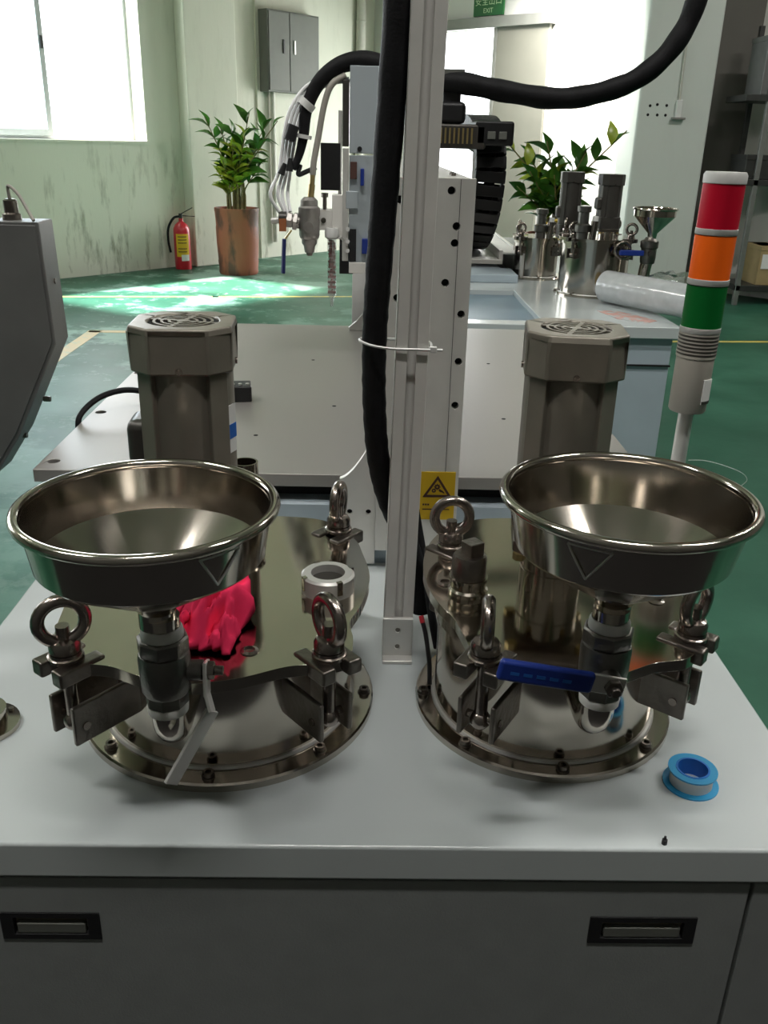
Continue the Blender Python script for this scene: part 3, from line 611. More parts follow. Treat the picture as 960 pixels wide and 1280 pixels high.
funnel('polished funnel over the tank with the square headed plug', .1725, .540, 1.044, .083, .0785, .0715, 1.006, .966, .0125, (-2.11, 1))
ball_valve('ball valve with blue vinyl grip, under its funnel', .1705, .536, .948, .893, .61, lever_r)

# ---------------------------------------------------------------- gear motors
def octagon(h, ch): return [(-h+ch, -h), (h-ch, -h), (h, -h+ch), (h, h-ch), (h-ch, h), (-h+ch, h), (-h, h-ch), (-h, -h+ch)]
def motor(label, x, y, z0, zt, az=0.0, coupling=.047, h=.0395, box=True, lab=True, paint='motor'):
    t = thing('gear_motor', label, 'motor', (x, y, z0)); T = Matrix.Translation((x, y, 0)) @ Matrix.Rotation(az, 4, 'Z'); zg = z0+coupling; c = (x, y, 0)
    MB().lathe([(.0275, z0), (.0275, z0+.022), (.0262, z0+.0226), (.0262, z0+.0246), (.0275, z0+.0252), (.0275, zg)], c, 40).build('coupling', M['steel'], t)
    MB().at(T).prism(octagon(h*.93, .008), zg, zg+.010).build('mounting_flange', M['castst'], t, bevel=.001)
    for i in (-1, 1):
        for j in (-1, 1): MB().at(T).hexa((i*h*.78, j*h*.78, zg-.006), (i*h*.78, j*h*.78, zg), .0055).build('flange_nut', M['brass'], t)
    zgt = zg+.048
    MB().at(T).prism(octagon(h*.90, .006), zg+.010, zgt).build('gearbox', M['motord'], t, bevel=.0015)
    zc = zt-.036
    MB().at(T).prism([(p[0]*h*.95, p[1]*h*.95) for p in circle(1, 40)], zgt, zc+.002).build('housing', M[paint], t)
    for k in range(4):
        a = pi/2*k+pi/4
        MB().at(T @ Matrix.Rotation(a, 4, 'Z')).box(h*.86, h*1.03, -.009, .009, zgt, zc+.002).build('housing_rib', M[paint], t, bevel=.0012)
    hole = circle(h*.70, 36)
    cap = MB().at(T).plate(octagon(h, .0165), [hole], zt-.005, zt).plate(octagon(h, .0165), [circle(h*.90, 36)], zc, zt-.005).build('fan_cover', M[paint], t, bevel=.0022, seg=3)
    MB().at(T).prism(circle(h*.72, 30), zt-.0060, zt-.0022).build('vent_back', M['hole'], cap)
    gr = MB().at(T)
    for r_ in (.60, .45, .30): gr.plate(circle(h*r_, 36), [circle(h*(r_-.05), 36)], zt-.0014, zt-.0004)
    gr.prism(circle(h*.13, 20), zt-.0014, zt-.0004)
    for k in range(4): gr.at(T @ Matrix.Rotation(pi/4+pi/2*k+.5, 4, 'Z')).box(h*.1, h*.71, -.0018, .0018, zt-.0015, zt-.0005)
    gr.build('vent_grille', M['motor'], cap)
    for k in range(4):
        a = -pi/2+k*pi/2; o = T @ Vector((cos(a)*h, sin(a)*h, zc+.004)); d = T.to_3x3() @ Vector((cos(a), sin(a), 0))
        MB().cyl(o-d*.002, o+d*.0015, .0026, 10).build('cover_screw', M['eyest'], cap)
    if box: MB().at(T).box(-h*1.22, -h*.7, -.022, .018, zgt+.022, zgt+.062).build('terminal_box', M['motord'], t, bevel=.008, seg=3)
    if lab:
        lbm = MB().at(T).box(h*.6, h*.61, 0, 0, 0, 0)
        q = MB().at(T @ Matrix.Rotation(-.42, 4, 'Z')); q.box(h*.94, h*.965, -.009, .009, zgt+.034, zgt+.074); lo = q.build('rating_label', M['paper'], t)
        MB().at(T @ Matrix.Rotation(-.42, 4, 'Z')).box(h*.965, h*.972, -.009, .009, zgt+.046, zgt+.058).build('blue_band', M['bluep'], lo)
    return t
motor('bronze grey gear motor over the tank with the red rag', -.146, .705, ZT, 1.122, .06)
motor('bronze grey gear motor over the tank with the square plug', .166, .710, ZT, 1.122, -.12, box=False, lab=False)

# ---------------------------------------------------------------- red rag on the lid
def rag(cx, cy, z):
    """a bunched cloth: sharp random folds running up to a thrown-up corner"""
    rnd = random.Random(21); n = 44; bm = bmesh.new(); g = []
    folds = [(rnd.uniform(0, 2*pi), rnd.uniform(2.2, 4.5), rnd.uniform(0, 6)) for _ in range(9)]
    for i in range(n+1):
        row = []
        for j in range(n+1):
            u, v = i/n*2-1, j/n*2-1
            r = max(abs(u), abs(v)); a = math.atan2(v, u)
            h = 0
            for fa, ff, fp in folds:
                q = (u*cos(fa)+v*sin(fa))*ff+fp+1.2*mnoise.noise(Vector((u*1.6+fp, v*1.6, .3)))
                h += (1-abs(((q/pi) % 2)-1)*2)/9
            h += .35*mnoise.noise(Vector((u*3, v*3, 5.5)))
            wv = Vector((u*1.5+2.2, v*1.5, .7)); wv += .30*Vector((mnoise.noise(wv*1.7), mnoise.noise(wv*1.7+Vector((7, 3, 1))), 0)); h += 1.1*(1-2*abs(mnoise.noise(wv*1.5)))**2-.5
            dome = max(0, 1-r**2.2)
            x = .036*(u*(.62+.2*abs(v))+.10*h)*(1+.25*sin(a*3+1)); y = .050*(v*(.66+.12*abs(u))+.10*h)
            zz = .004+dome*.028+h*.020*(.25+dome)+.020*max(0, v)*max(0, u+.3)
            row.append(bm.verts.new((x, y, max(.0008, zz if r < .97 else .0012+.004*max(0, h)))))
        g.append(row)
    for i in range(n):
        for j in range(n): bm.faces.new((g[i][j], g[i+1][j], g[i+1][j+1], g[i][j+1]))
    me = bpy.data.meshes.new('cleaning_rag'); bm.to_mesh(me); bm.free(); me.polygons.foreach_set('use_smooth', [True]*len(me.polygons))
    o = link(me, 'cleaning_rag', M['red'], None, (cx, cy, z)); ms = o.modifiers.new('soft', 'SMOOTH'); ms.iterations = 3; ms.factor = .5; md = o.modifiers.new('thick', 'SOLIDIFY'); md.thickness = .0012; md.offset = 1
    return tag(o, 'crumpled bright red rag lying on the steel lid by the funnel valve', 'rag')
rag(-.124, .626, ZT)

# ---------------------------------------------------------------- tape spool, loose flange, cables on the worktop
ts = thing('tape_spool', 'blue plastic spool of white thread tape standing on the worktop', 'tape', (.2735, .590, CT))
sT = Matrix.Translation((.2735, .590, CT))
MB().at(sT).lathe([(.0132, 0), (.0225, 0), (.0225, .0015), (.0132, .0015)], n=36, close=True).build('bottom_disc', M['spool'], ts)
MB().at(sT).lathe([(.0132, .0135), (.0198, .0135), (.0198, .0150), (.0132, .0150)], n=36, close=True).build('top_disc', M['spool'], ts)
MB().at(sT).lathe([(.0120, 0), (.0136, 0), (.0136, .0155), (.0120, .0155)], n=36, close=True).build('core', M['spoolin'], ts)
MB().at(sT).lathe([(.0136, .0015), (.0172, .0015), (.0172, .0135), (.0136, .0135)], n=36, close=True).build('tape_roll', M['ptfe'], ts)
lf = thing('round_flange', 'round steel flange with stepped collar lying at the worktop side edge', 'flange', (-.333, .655, CT))
MB().lathe([(.030, 0), (.030, .005), (.020, .006), (.020, .018), (.013, .018), (.013, 0)], (-.333, .655, CT), 32, close=True).build('disc', M['steel'], lf)
for k in range(4): a = pi/4+k*pi/2; MB().cyl((-.333+.025*cos(a), .655+.025*sin(a), CT+.005), (-.333+.025*cos(a), .655+.025*sin(a), CT+.008), .0025, 8).build('bolt', M['castst'], lf)

# ================================================================== dispensing machine behind the worktop
mc = thing('dispensing_machine', 'aluminium machine bed on a blue grey frame behind the two tanks', 'machine', (-.03, 1.45, 0))
bx0, bx1, by0, by1, bz = -.398, .345, 1.002, 1.93, .884
bholes = [(-.383, 1.033), (-.385, 1.245), (-.387, 1.48), (-.385, 1.72), (.330, 1.033), (.332, 1.25), (.332, 1.50), (.332, 1.75)]
bp = MB().plate(rect(bx0, bx1, by0, by1), [circle(.0075, 16, p) for p in bholes], bz-.016, bz).build('bed_plate', M['bed'], mc, bevel=.001, smooth=30)
for p in bholes: MB().lathe([(.0073, 0), (.0073, .004), (.0035, .004), (.0035, .0015), (.0001, .0015)], (*p, bz-.010), 12).build('cap_screw', M['hole'], bp)
for p in ((-.05, 1.30), (.05, 1.30), (.20, 1.25), (.22, 1.6), (.16, 1.75), (-.1, 1.6), (-.15, 1.15), (.27, 1.15)): MB().cyl((*p, bz-.001), (*p, bz+.0003), .0032, 10).build('tapped_hole', M['hole'], bp)
MB().box(bx0+.03, bx1-.03, 1.03, 1.90, .846, bz-.016).build('riser', M['black'], mc)
MB().box(bx0+.012, bx1-.012, 1.002, 1.92, .02, .848).build('frame', M['blue_grey'], mc, bevel=.003)
MB().box(bx0+.012, bx1-.012, 1.0005, 1.004, .774, .846).build('front_panel', M['blue_grey'], mc, bevel=.001)
for x, y in ((-.35, 1.05), (.29, 1.05), (-.35, 1.87), (.29, 1.87)): MB().cyl((x, y, 0), (x, y, .02), .025, 14).build('foot', M['black'], mc)

# gantry beam on two gusseted feet
gb = thing('gantry_beam', 'grey aluminium beam with a row of counterbored holes and a yellow sticker', 'beam', (.065, 1.45, .86))
gx0, gx1, gz0, gz1 = .012, .108, .80, 1.222
fh = [(.083, 1.210), (.090, 1.175), (.089, 1.158), (.081, 1.117), (.100, 1.084), (.100, 1.032), (.099, .982), (.03, 1.2), (.03, 1.1)]
MB().at(XZ((0, .982, 0))).plate(rect(gx0, gx1, gz0, gz1), [circle(.0042, 14, p) for p in fh], 0, .012).build('front_plate', M['alu'], gb, bevel=.0008, smooth=30)
MB().at(XZ((0, .9815, 0))).box(gx1-.016, gx1-.0155, .86, gz1-.001, .0115, .0121).build('seam', M['hole'], gb)
for p in fh: MB().cyl((p[0], .9815, p[1]), (p[0], .978, p[1]), .0040, 12).build('counterbore', M['hole'], gb)
MB().box(gx0+.004, gx1-.002, .983, 1.90, 1.02, gz1-.004).build('beam_body', M['alu'], gb, bevel=.001)
MB().box(gx0+.001, gx1-.004, .984, 1.93, gz1-.004, gz1).build('top_cover', M['alul'], gb, bevel=.0008)
for y in (1.01, 1.03): MB().cyl((.09, y+.03, gz1), (.09, y+.03, gz1+.003), .003, 10).build('cover_screw', M['castst'], gb)
MB().box(gx0+.01, gx1-.006, .984, 1.08, .884, 1.03).build('front_foot', M['alu'], gb, bevel=.001)
MB().box(gx0+.01, gx1-.006, 1.86, 1.93, .884, 1.03).build('rear_foot', M['alu'], gb, bevel=.001)
MB().box(.104, .245, 1.69, 1.96, 1.050, 1.058).box(.238, .245, 1.69, 1.96, 1.058, 1.075).build('chain_tray', M['alul'], gb, bevel=.001)
# curved gussets
gs = [(.012, .774), (.012, .945)]+[(.012-.043*(k/8), .945-.06*(1-(1-k/8)**1.6)) for k in range(1, 9)]+[(-.031, .86), (-.031, .774)]
gu = MB().at(XZ((0, .994, 0))).plate(gs[::-1], [circle(.0034, 12, (-.019, .843)), circle(.0034, 12, (.0035, .843))], 0, .008).build('gusset', M['alu'], gb, bevel=.0008)
for p in ((-.019, .843), (.0035, .843)): MB().cyl((p[0], .9935, p[1]), (p[0], .990, p[1]), .0033, 10).build('counterbore', M['hole'], gu)
g2 = [(.03, .884), (.03, .995), (.018, .985), (.010, .960), (-.004, .930), (-.025, .905), (-.042, .890), (-.042, .884)]
MB().at(XZ((0, 1.888, 0))).plate(g2, [], 0, .008).build('gusset', M['alul'], gb, bevel=.0008)
MB().box(-.036, .03, 1.905, 1.92, .884, 1.050).build('rear_support', M['white'], gb, bevel=.001)
fb = MB().box(.108, .150, 1.876, 1.882, .884, .921).box(.108, .150, 1.876, 1.91, .884, .889).box(.108, .113, 1.876, 1.91, .884, .93).build('foot_bracket', M['alu'], gb, bevel=.0006)
MB().cyl((.135, 1.877, .902), (.135, 1.8745, .902), .004, 10).build('bracket_hole', M['hole'], fb)
# warning sticker
st = MB().at(XZ((0, .970, 0))).box(.064, .1045, .842, .902, 0, .0008).build('warning_sticker', M['yellow'], gb)
tri = [(.0666, .8705), (.1010, .8705), (.0838, .8975)]; tin = [(.0718, .8735), (.0958, .8735), (.0838, .8925)]
MB().at(XZ((0, .9692, 0))).plate(tri, [tin], 0, .0003).build('warning_triangle', M['print'], st)
hz = MB().at(XZ((0, .9692, 0)))
for (x, z, r) in ((.0835, .8835, .0030), (.0797, .8788, .0026)): hz.plate(circle(r, 16, (x, z)), [circle(r*.35, 10, (x, z))], 0, .0003)
for k in range(8):
    a = k*pi/4; hz.bar((.0835+.0028*cos(a), .8835+.0028*sin(a), .00015), (.0835+.0040*cos(a), .8835+.0040*sin(a), .00015), .0012, .0003)
hz.prism([(.0850, .8795), (.0872, .8805), (.0905, .8785), (.0925, .8762), (.0918, .8752), (.0895, .8766), (.0868, .8772)], 0, .0003)
hz.build('gear_and_hand', M['print'], st)
tx = MB().at(XZ((0, .9692, 0)))
for x in (.0672, .0700, .0728): tx.box(x, x+.0021, .8600, .8622, 0, .0003)
tx.box(.0670, .0785, .8545, .8558, 0, .0003).box(.0860, .0990, .8545, .8558, 0, .0003)
tx.build('print_line', M['print'], st)

# ---------------------------------------------------------------- glue head on the beam
hd = thing('glue_dispenser', 'glue dispenser with metal valve and spiral mixer tube hanging over the bed', 'dispenser', (-.01, 1.6, 1.1))
MB().box(-.037, .012, 1.592, 1.604, 1.235, 1.366).build('upper_plate', M['zplate'], hd, bevel=.001)
MB().box(-.037, .014, 1.590, 1.604, 1.060, 1.232).build('lower_plate', M['zplate'], hd, bevel=.001)
MB().box(-.049, -.038, 1.594, 1.63, 1.245, 1.345).build('rail_cover', M['motord'], hd, bevel=.001)
MB().box(-.048, -.0375, 1.585, 1.60, 1.062, 1.243).build('side_rail', M['alul'], hd, bevel=.001)
MB().box(-.056, -.050, 1.60, 1.62, 1.12, 1.30).build('side_rail', M['alu'], hd, bevel=.001)
MB().box(-.085, -.052, 1.595, 1.612, 1.176, 1.250).build('panel_box', M['black'], hd, bevel=.001)
MB().box(-.052, -.0505, 1.594, 1.613, 1.174, 1.252).build('panel_edge', M['alul'], hd)
MB().box(-.035, -.024, 1.584, 1.592, 1.195, 1.222).build('cover_plate', M['brownplate'], hd, bevel=.0006)
MB().box(-.018, -.012, 1.580, 1.592, 1.185, 1.212).build('clamp', M['blue'], hd, bevel=.001)
MB().box(-.014, -.004, 1.580, 1.592, 1.075, 1.10).build('clamp', M['blue'], hd, bevel=.001)
MB().cyl((-.02, 1.593, 1.242), (-.02, 1.585, 1.242), .004, 10).build('plate_screw', M['black'], hd)
for z in (1.167, 1.157): MB().cyl((-.034, 1.591, z), (-.034, 1.5885, z), .0028, 10).build('plate_screw', M['black'], hd)
MB().box(-.042, -.022, 1.584, 1.592, 1.148, 1.176).build('bracket_plate', M['zplate'], hd, bevel=.001)
MB().box(-.036, -.024, 1.585, 1.592, 1.062, 1.115).build('slot_cover', M['black'], hd)
for z in (1.115, 1.095, 1.08): MB().cyl((-.0385, 1.584, z), (-.0385, 1.579, z), .0035, 10).build('plate_screw', M['white'], hd)
MB().box(-.092, -.042, 1.588, 1.606, 1.112, 1.146).build('valve_arm', M['alu'], hd, bevel=.0015)
MB().box(-.0655, -.0405, 1.5865, 1.6065, 1.098, 1.17).build('valve_block', M['alu'], hd, bevel=.0015)
MB().cyl((-.078, 1.59, 1.146), (-.078, 1.59, 1.172), .0035, 10).hexa((-.078, 1.59, 1.165), (-.078, 1.59, 1.172), .006).build('arm_bolt', M['castst'], hd)
MB().cyl((-.080, 1.589, 1.128), (-.080, 1.585, 1.128), .0045, 12).build('arm_bolt', M['castst'], hd)
vb = MB().lathe([(.008, 1.075), (.010, 1.086), (.013, 1.090), (.0135, 1.097), (.016, 1.099), (.0175, 1.104), (.0178, 1.128), (.0168, 1.133), (.0185, 1.138), (.0185, 1.148), (.015, 1.151), (.0145, 1.160), (.009, 1.165)], (-.104, 1.585, 0), 20).build('valve_body', M['headst'], hd)
MB().cyl((-.104, 1.567, 1.118), (-.104, 1.563, 1.118), .009, 14).build('boss', M['headst'], vb)
MB().lathe([(.005, 1.070), (.0065, 1.078)], (-.104, 1.585, 0), 10).build('tip', M['castst'], vb)
MB().cyl((-.101, 1.585, 1.165), (-.099, 1.587, 1.185), .0055, 12).cyl((-.099, 1.587, 1.185), (-.097, 1.588, 1.21), .0042, 12).build('brass_nipple', M['brass'], hd)
MB().cyl((-.120, 1.585, 1.124), (-.134, 1.585, 1.126), .0105, 14).hexa((-.124, 1.585, 1.125), (-.131, 1.585, 1.126), .0155).hexa((-.133, 1.585, 1.127), (-.142, 1.585, 1.128), .0135).build('hexagon_coupling', M['headst'], hd, bevel=.0008)
MB().cyl((-.142, 1.585, 1.130), (-.155, 1.585, 1.130), .0115, 14).build('coupling_cap', M['motord'], hd)
MB().cyl((-.155, 1.585, 1.127), (-.168, 1.587, 1.125), .0055, 12).build('end_fitting', M['alul'], hd)
MB().box(-.154, -.142, 1.570, 1.574, 1.110, 1.130).build('orange_tag', M['orange'], hd)
MB().bar((-.134, 1.578, 1.112), (-.146, 1.574, 1.096), .004, .003).build('lever_arm', M['brass'], hd)
MB().bar((-.146, 1.574, 1.098), (-.149, 1.572, 1.040), .0075, .006).build('lever_grip', M['navy'], hd, bevel=.002)
MB().lathe([(.0085, 1.098), (.0120, 1.101), (.0125, 1.110), (.0105, 1.116)], (-.0655, 1.585, 0), 18).build('mixer_nut', M['white'], hd)
mx = MB()
mx.lathe([(.0028, .984), (.0034, .998), (.0078, 1.004), (.0078, 1.102)], (-.0655, 1.585, 0), 14)
mxo = mx.build('mixer_tube', M['film_thin'], hd)
for k in range(21):
    z = 1.007+k*.0043; MB().at(Matrix.Translation((-.0655, 1.585, z)) @ Matrix.Rotation(k*pi/2*.97, 4, 'Z') @ Matrix.Rotation(.5, 4, 'X')).box(-.0070, .0070, -.0010, .0010, -.0002, .0042).build('mixer_vane', M['mixred'], mxo)
MB().box(-.036, -.008, 1.582, 1.604, 1.042, 1.060).build('lower_bracket', M['alu'], hd, bevel=.001)
MB().box(-.055, -.030, 1.66, 1.70, 1.03, 1.115).build('rear_cover', M['black'], hd, bevel=.001)
MB().cyl((-.0445, 1.588, 1.096), (-.052, 1.578, 1.102), .0025, 8).build('air_fitting', M['alul'], hd)
# white tubes with black ferrules
def hose(name, label, pts, r, mt, cat='hose', group=None, n=12, rad=None):
    t = thing(name, label, cat, pts[0], group); MB().tube(pts, r, n, 8, rad=rad).build('sleeve', M[mt], t); return t
for k, (x0, dz, xm, ym) in enumerate(((-.152, 0, -.168, 1.575), (-.146, .003, -.156, 1.582), (-.141, .002, -.150, 1.590), (-.136, .005, -.141, 1.596))):
    t = thing('air_tube', ('outermost white air tube arching down to the hexagon coupling', 'second white air tube in from the outermost at the coupling', 'third white air tube in from the outermost at the coupling', 'innermost white air tube hanging beside the black sleeve')[k], 'tube', (x0, 1.585, 1.14), 'white air tubes')
    top = [(-.148, 1.585, 1.205), (-.139, 1.588, 1.26), (-.128, 1.592, 1.30), (-.105, 1.60, 1.332), (-.078, 1.605, 1.346), (-.045, 1.61, 1.352)]
    off = Vector((.0055*(k-1), .004*k, -.002*k))
    MB().tube([(x0, 1.585, 1.136+dz), (xm, ym, 1.168)]+[Vector(p)+off for p in top], .0030, 8).build('tube', M['tube'], t)
    if k in (0, 3):
        a, b = (Vector((-.150, 1.578, 1.20)), Vector((-.143, 1.578, 1.217))) if k == 0 else (Vector((-.136, 1.58, 1.205)), Vector((-.134, 1.58, 1.225)))
        MB().cyl(a, b, .0062, 12, .0035).build('ferrule', M['black'], t)
t = hose('cable_sleeve', 'thick black cable sleeve arching down from the top of the glue dispenser', [(.012, 1.62, 1.368), (-.02, 1.612, 1.374), (-.055, 1.605, 1.366), (-.088, 1.602, 1.340), (-.108, 1.600, 1.300), (-.113, 1.598, 1.262), (-.120, 1.594, 1.232), (-.130, 1.588, 1.208)], .012, 'rubber', 'cable', rad=lambda q: .0185-.0045*min(1, q*4)-.0085*max(0, (q-.25)/.75))
MB().tube([(-.119, 1.596, 1.215), (-.122, 1.592, 1.20), (-.108, 1.592, 1.205), (-.092, 1.592, 1.212)], .004, 8).build('cable_tail', M['black'], t)
for p, q in (((-.104, 1.600, 1.312), (-.111, 1.6, 1.303)), ((-.1135, 1.598, 1.262), (-.1145, 1.598, 1.256))): MB().cyl(p, q, .0145, 18).build('cable_tie', M['white'], t)
MB().cyl((-.128, 1.586, 1.275), (-.136, 1.584, 1.252), .0095, 14).build('tape_wrap', M['black'], t)
hose('grey_hose', 'grey hose curving down from the black arch to the brass nipple', [(-.045, 1.60, 1.352), (-.066, 1.594, 1.338), (-.078, 1.592, 1.31), (-.088, 1.590, 1.26), (-.096, 1.588, 1.22), (-.0975, 1.588, 1.200)], .0052, 'greyhose')

# ---------------------------------------------------------------- energy chain, tray, upper hose on the far side of the beam
ch = thing('cable_chain', 'black plastic cable chain looping down behind the grey beam', 'cable chain', (.24, 1.72, 1.07))
path = [(x_-.034, y_, z_) for x_, y_, z_ in [(.232, 1.95, 1.286), (.236, 1.86, 1.291), (.240, 1.78, 1.284), (.244, 1.73, 1.262), (.247, 1.705, 1.225), (.246, 1.700, 1.185), (.243, 1.708, 1.145), (.238, 1.73, 1.11), (.233, 1.77, 1.086), (.229, 1.83, 1.076), (.225, 1.95, 1.074)]]
PP = smooth_path(path, 6); L_ = [0]
for a, b in zip(PP, PP[1:]): L_.append(L_[-1]+(b-a).length)
def along(s):
    for i in range(len(PP)-1):
        if L_[i+1] >= s: return PP[i].lerp(PP[i+1], (s-L_[i])/(L_[i+1]-L_[i]))
    return PP[-1]
n = int(L_[-1]/.022); ctr = Vector((.24, 1.86, 1.18))
for k in range(n):
    a, b = along(k*.022), along(k*.022+.0225); d = (b-a).normalized(); up_ = Vector((1, 0, 0)).cross(d)
    lk = MB(); 
    for sx in (-1, 1): lk.bar(a+Vector((sx*.024, 0, 0)), b+Vector((sx*.024, 0, 0)), .006, .030, up_)
    lk.bar(a.lerp(b, .08)+up_*.0135, a.lerp(b, .92)+up_*.0135, .046, .003, up_).bar(a.lerp(b, .08)-up_*.0135, a.lerp(b, .92)-up_*.0135, .046, .003, up_)
    lk.build('chain_link', M['black'], ch, bevel=.0015)
MB().tube([p for p in path], .010, 8).build('cable_bundle', M['rubber'], ch)
ca = thing('cable_carrier', 'short black cable carrier with yellow pins bridging from beam to chain', 'cable carrier', (.17, 1.62, 1.27))
MB().box(.105, .19, 1.60, 1.66, 1.246, 1.284).build('carrier_body', M['motord'], ca, bevel=.004)
for k in range(8): MB().box(.113+.0073*k, .1158+.0073*k, 1.596, 1.601, 1.254, 1.278).build('yellow_pin', M['brass'], ca)
eb2 = MB().box(.172, .236, 1.60, 1.70, 1.252, 1.290).build('end_bracket', M['black'], ca, bevel=.004)
for x in (.192, .211): MB().box(x, x+.013, 1.597, 1.601, 1.262, 1.274).build('bracket_window', M['ebox'], eb2, bevel=.001)
MB().box(.11, .155, 1.605, 1.655, 1.284, 1.318).build('clamp_block', M['black'], ca, bevel=.008)
MB().box(.112, .150, 1.61, 1.66, 1.352, 1.366).build('clamp_plate', M['ebox'], ca, bevel=.001)
MB().box(.116, .146, 1.615, 1.65, 1.31, 1.355).build('clamp_block', M['black'], ca, bevel=.004)
hose('corrugated_hose', 'black corrugated hose sagging across the bright wall to the cable carrier', [(.10, 1.63, 1.348), (.15, 1.61, 1.345), (.22, 1.60, 1.334), (.30, 1.60, 1.326), (.37, 1.60, 1.336), (.435, 1.60, 1.362), (.485, 1.60, 1.412), (.510, 1.60, 1.48), (.515, 1.60, 1.60), (.49, 1.62, 1.9)], .0165, 'rubber', n=14, rad=lambda q: .0165+.0007*sin(q*520))
ar = thing('white_arch', 'thin white wire arch behind the beam top', 'frame', (.17, 1.95, 1.2))
MB().tube([(.10, 1.97, 1.255), (.17, 1.97, 1.256), (.207, 1.97, 1.243), (.212, 1.97, 1.225), (.212, 1.97, 1.10)], .004, 8, 4).build('wire', M['white'], ar)

# ---------------------------------------------------------------- aluminium post with hose
po = thing('aluminium_post', 'slotted aluminium profile post standing on the worktop between the tanks', 'post', (.0345, .793, CT))
w = .0145; s_ = .004
prof = []
for k in range(4):
    R_ = Matrix.Rotation(k*pi/2, 2)
    for p in ((-w, -w), (-s_, -w), (-s_, -w+.002), (-.0075, -w+.0035), (-.0075, -w+.007), (.0075, -w+.007), (.0075, -w+.0035), (s_, -w+.002), (s_, -w)):
        q = R_ @ Vector(p); prof.append((q.x+.0345, q.y+.795))
tilt = Matrix.Translation((.0345, .795, CT)) @ Matrix.Rotation(radians(.8), 4, 'Y') @ Matrix.Translation((-.0345, -.795, -CT))
MB().at(tilt).prism(prof, CT+.002, CT+1.25).build('profile', M['alu'], po, bevel=.0006, smooth=20)
fo = MB().at(XZ((0, .7805, 0))).plate(rect(.0195, .0495, CT, CT+.046), [circle(.0026, 12, (.0345, CT+.014)), circle(.0026, 12, (.0345, CT+.033))], .0, .005).box(.0195, .0495, CT, CT+.004, 0, .016).build('base_bracket', M['alul'], po, bevel=.0008)
for z in (.014, .033): MB().cyl((.0345, .7795, CT+z), (.0345, .7768, CT+z), .0025, 10).build('bracket_screw', M['castst'], fo)
MB().box(.0195, .0495, .7805, .811, CT, CT+.004).build('base_plate', M['alul'], po, bevel=.0006)
hp = [(.036, .80, 1.95), (.028, .80, 1.60), (.0215, .80, 1.40), (.0135, .80, 1.25), (.008, .80, 1.15), (.0055, .80, 1.09), (.0065, .802, 1.03), (.012, .812, .97), (.024, .828, .92), (.045, .842, .87), (.058, .85, .82), (.064, .85, .785)]
hose('corrugated_hose', 'black corrugated hose tied along the aluminium post', hp, .0125, 'rubber', n=14, rad=lambda q: (.0132-.0022*min(1, q*2))*(1+.035*sin(q*900)))
zt_ = thing('cable_tie', 'white cable tie binding the black hose to the post', 'cable tie', (.03, .79, 1.085))
MB().tube([(.0655, .777, 1.0865), (.045, .7775, 1.0865), (.022, .7785, 1.0865), (.005, .7835, 1.0875), (-.0065, .795, 1.089), (-.006, .808, 1.089), (.010, .8155, 1.088), (.035, .814, 1.087), (.054, .810, 1.087), (.0565, .795, 1.087), (.0545, .780, 1.0868)], .0013, 6).build('strap', M['white'], zt_)
MB().box(.0545, .0605, .7755, .7795, 1.084, 1.0895).build('tie_head', M['white'], zt_, bevel=.0008)
hose('black_cable', 'black cable dropping behind the post to the edge of the plugged tank', [(.052, .87, .90), (.058, .86, .87), (.066, .84, .83), (.072, .815, .795), (.077, .79, .775)], .0045, 'rubber', 'cable')
wr_ = thing('thin_wire', 'thin black wire with a red tip standing beside the plugged tank', 'wire', (.06, .72, CT))
MB().tube([(.056, .752, .831), (.060, .744, .818), (.0635, .728, .797), (.064, .716, .779)], .0022, 8).build('wire', M['black'], wr_)
MB().cyl((.0555, .753, .833), (.0572, .7495, .827), .0026, 8).build('red_tip', M['redpaint'], wr_)

# ---------------------------------------------------------------- signal tower
tx_, ty_ = .362, .985
tw = thing('signal_tower', 'signal tower with red, orange and green lamps on a silver pole', 'signal light', (tx_, ty_, CT))
tp = Matrix.Translation((tx_, ty_, 0)) @ Matrix.Rotation(radians(.35), 4, 'Y') @ Matrix.Translation((-tx_, -ty_, 0))
tc_ = (tx_, ty_, 0)
MB().at(tp).cyl((tx_, ty_, .74), (tx_, ty_, .99), .0085, 20).build('pole', M['alul'], tw)
MB().at(tp).lathe([(0.01946, .978), (0.02076, .980), (0.02076, 1.040), (0.02163, 1.041), (0.02163, 1.0685)], tc_, 36).build('base_housing', M['beige'], tw)
for k in range(6): MB().at(tp).lathe([(0.02180, 0), (0.02197, .0004), (0.02197, .0017), (0.02180, .0021)], (tx_, ty_, 1.044+.0040*k), 36).build('speaker_slot', M['motord'], tw)
lens = ((1.0745, 1.119, 'lgrn', 'green lens'), (1.1265, 1.171, 'lorg', 'orange lens'), (1.1785, 1.223, 'lred', 'red lens'))
for z0, z1, mt, lb_ in lens:
    MB().at(tp).lathe([(0.02163, z0-.0065), (0.02197, z0-.006), (0.02197, z0-.0005), (0.02128, z0)], tc_, 36).build('lens_ring', M['lightgrey'], tw)
    k_ = 14; prf = []
    for j in range(k_+1): z = z0+(z1-z0)*j/k_; prf += [(0.02154, z), (0.02132, z+(z1-z0)/k_*.5)] if j < k_ else [(0.02154, z)]
    o = MB().at(tp).lathe(prf, tc_, 36).build('lens', M[mt], tw); o['label'] = lb_
MB().at(tp).lathe([(0.02163, 1.223), (0.02214, 1.2235), (0.02214, 1.2315), (0.02033, 1.2345)], tc_, 36).build('top_cap', M['lightgrey'], tw)
q = MB(); wrap(q, tp @ Vector((tx_, ty_, 1.0))-Vector((0, 0, 1.0)), .0210, -1.25, -.60, .990, 1.018); lbo = q.build('maker_label', M['paper'], tw)
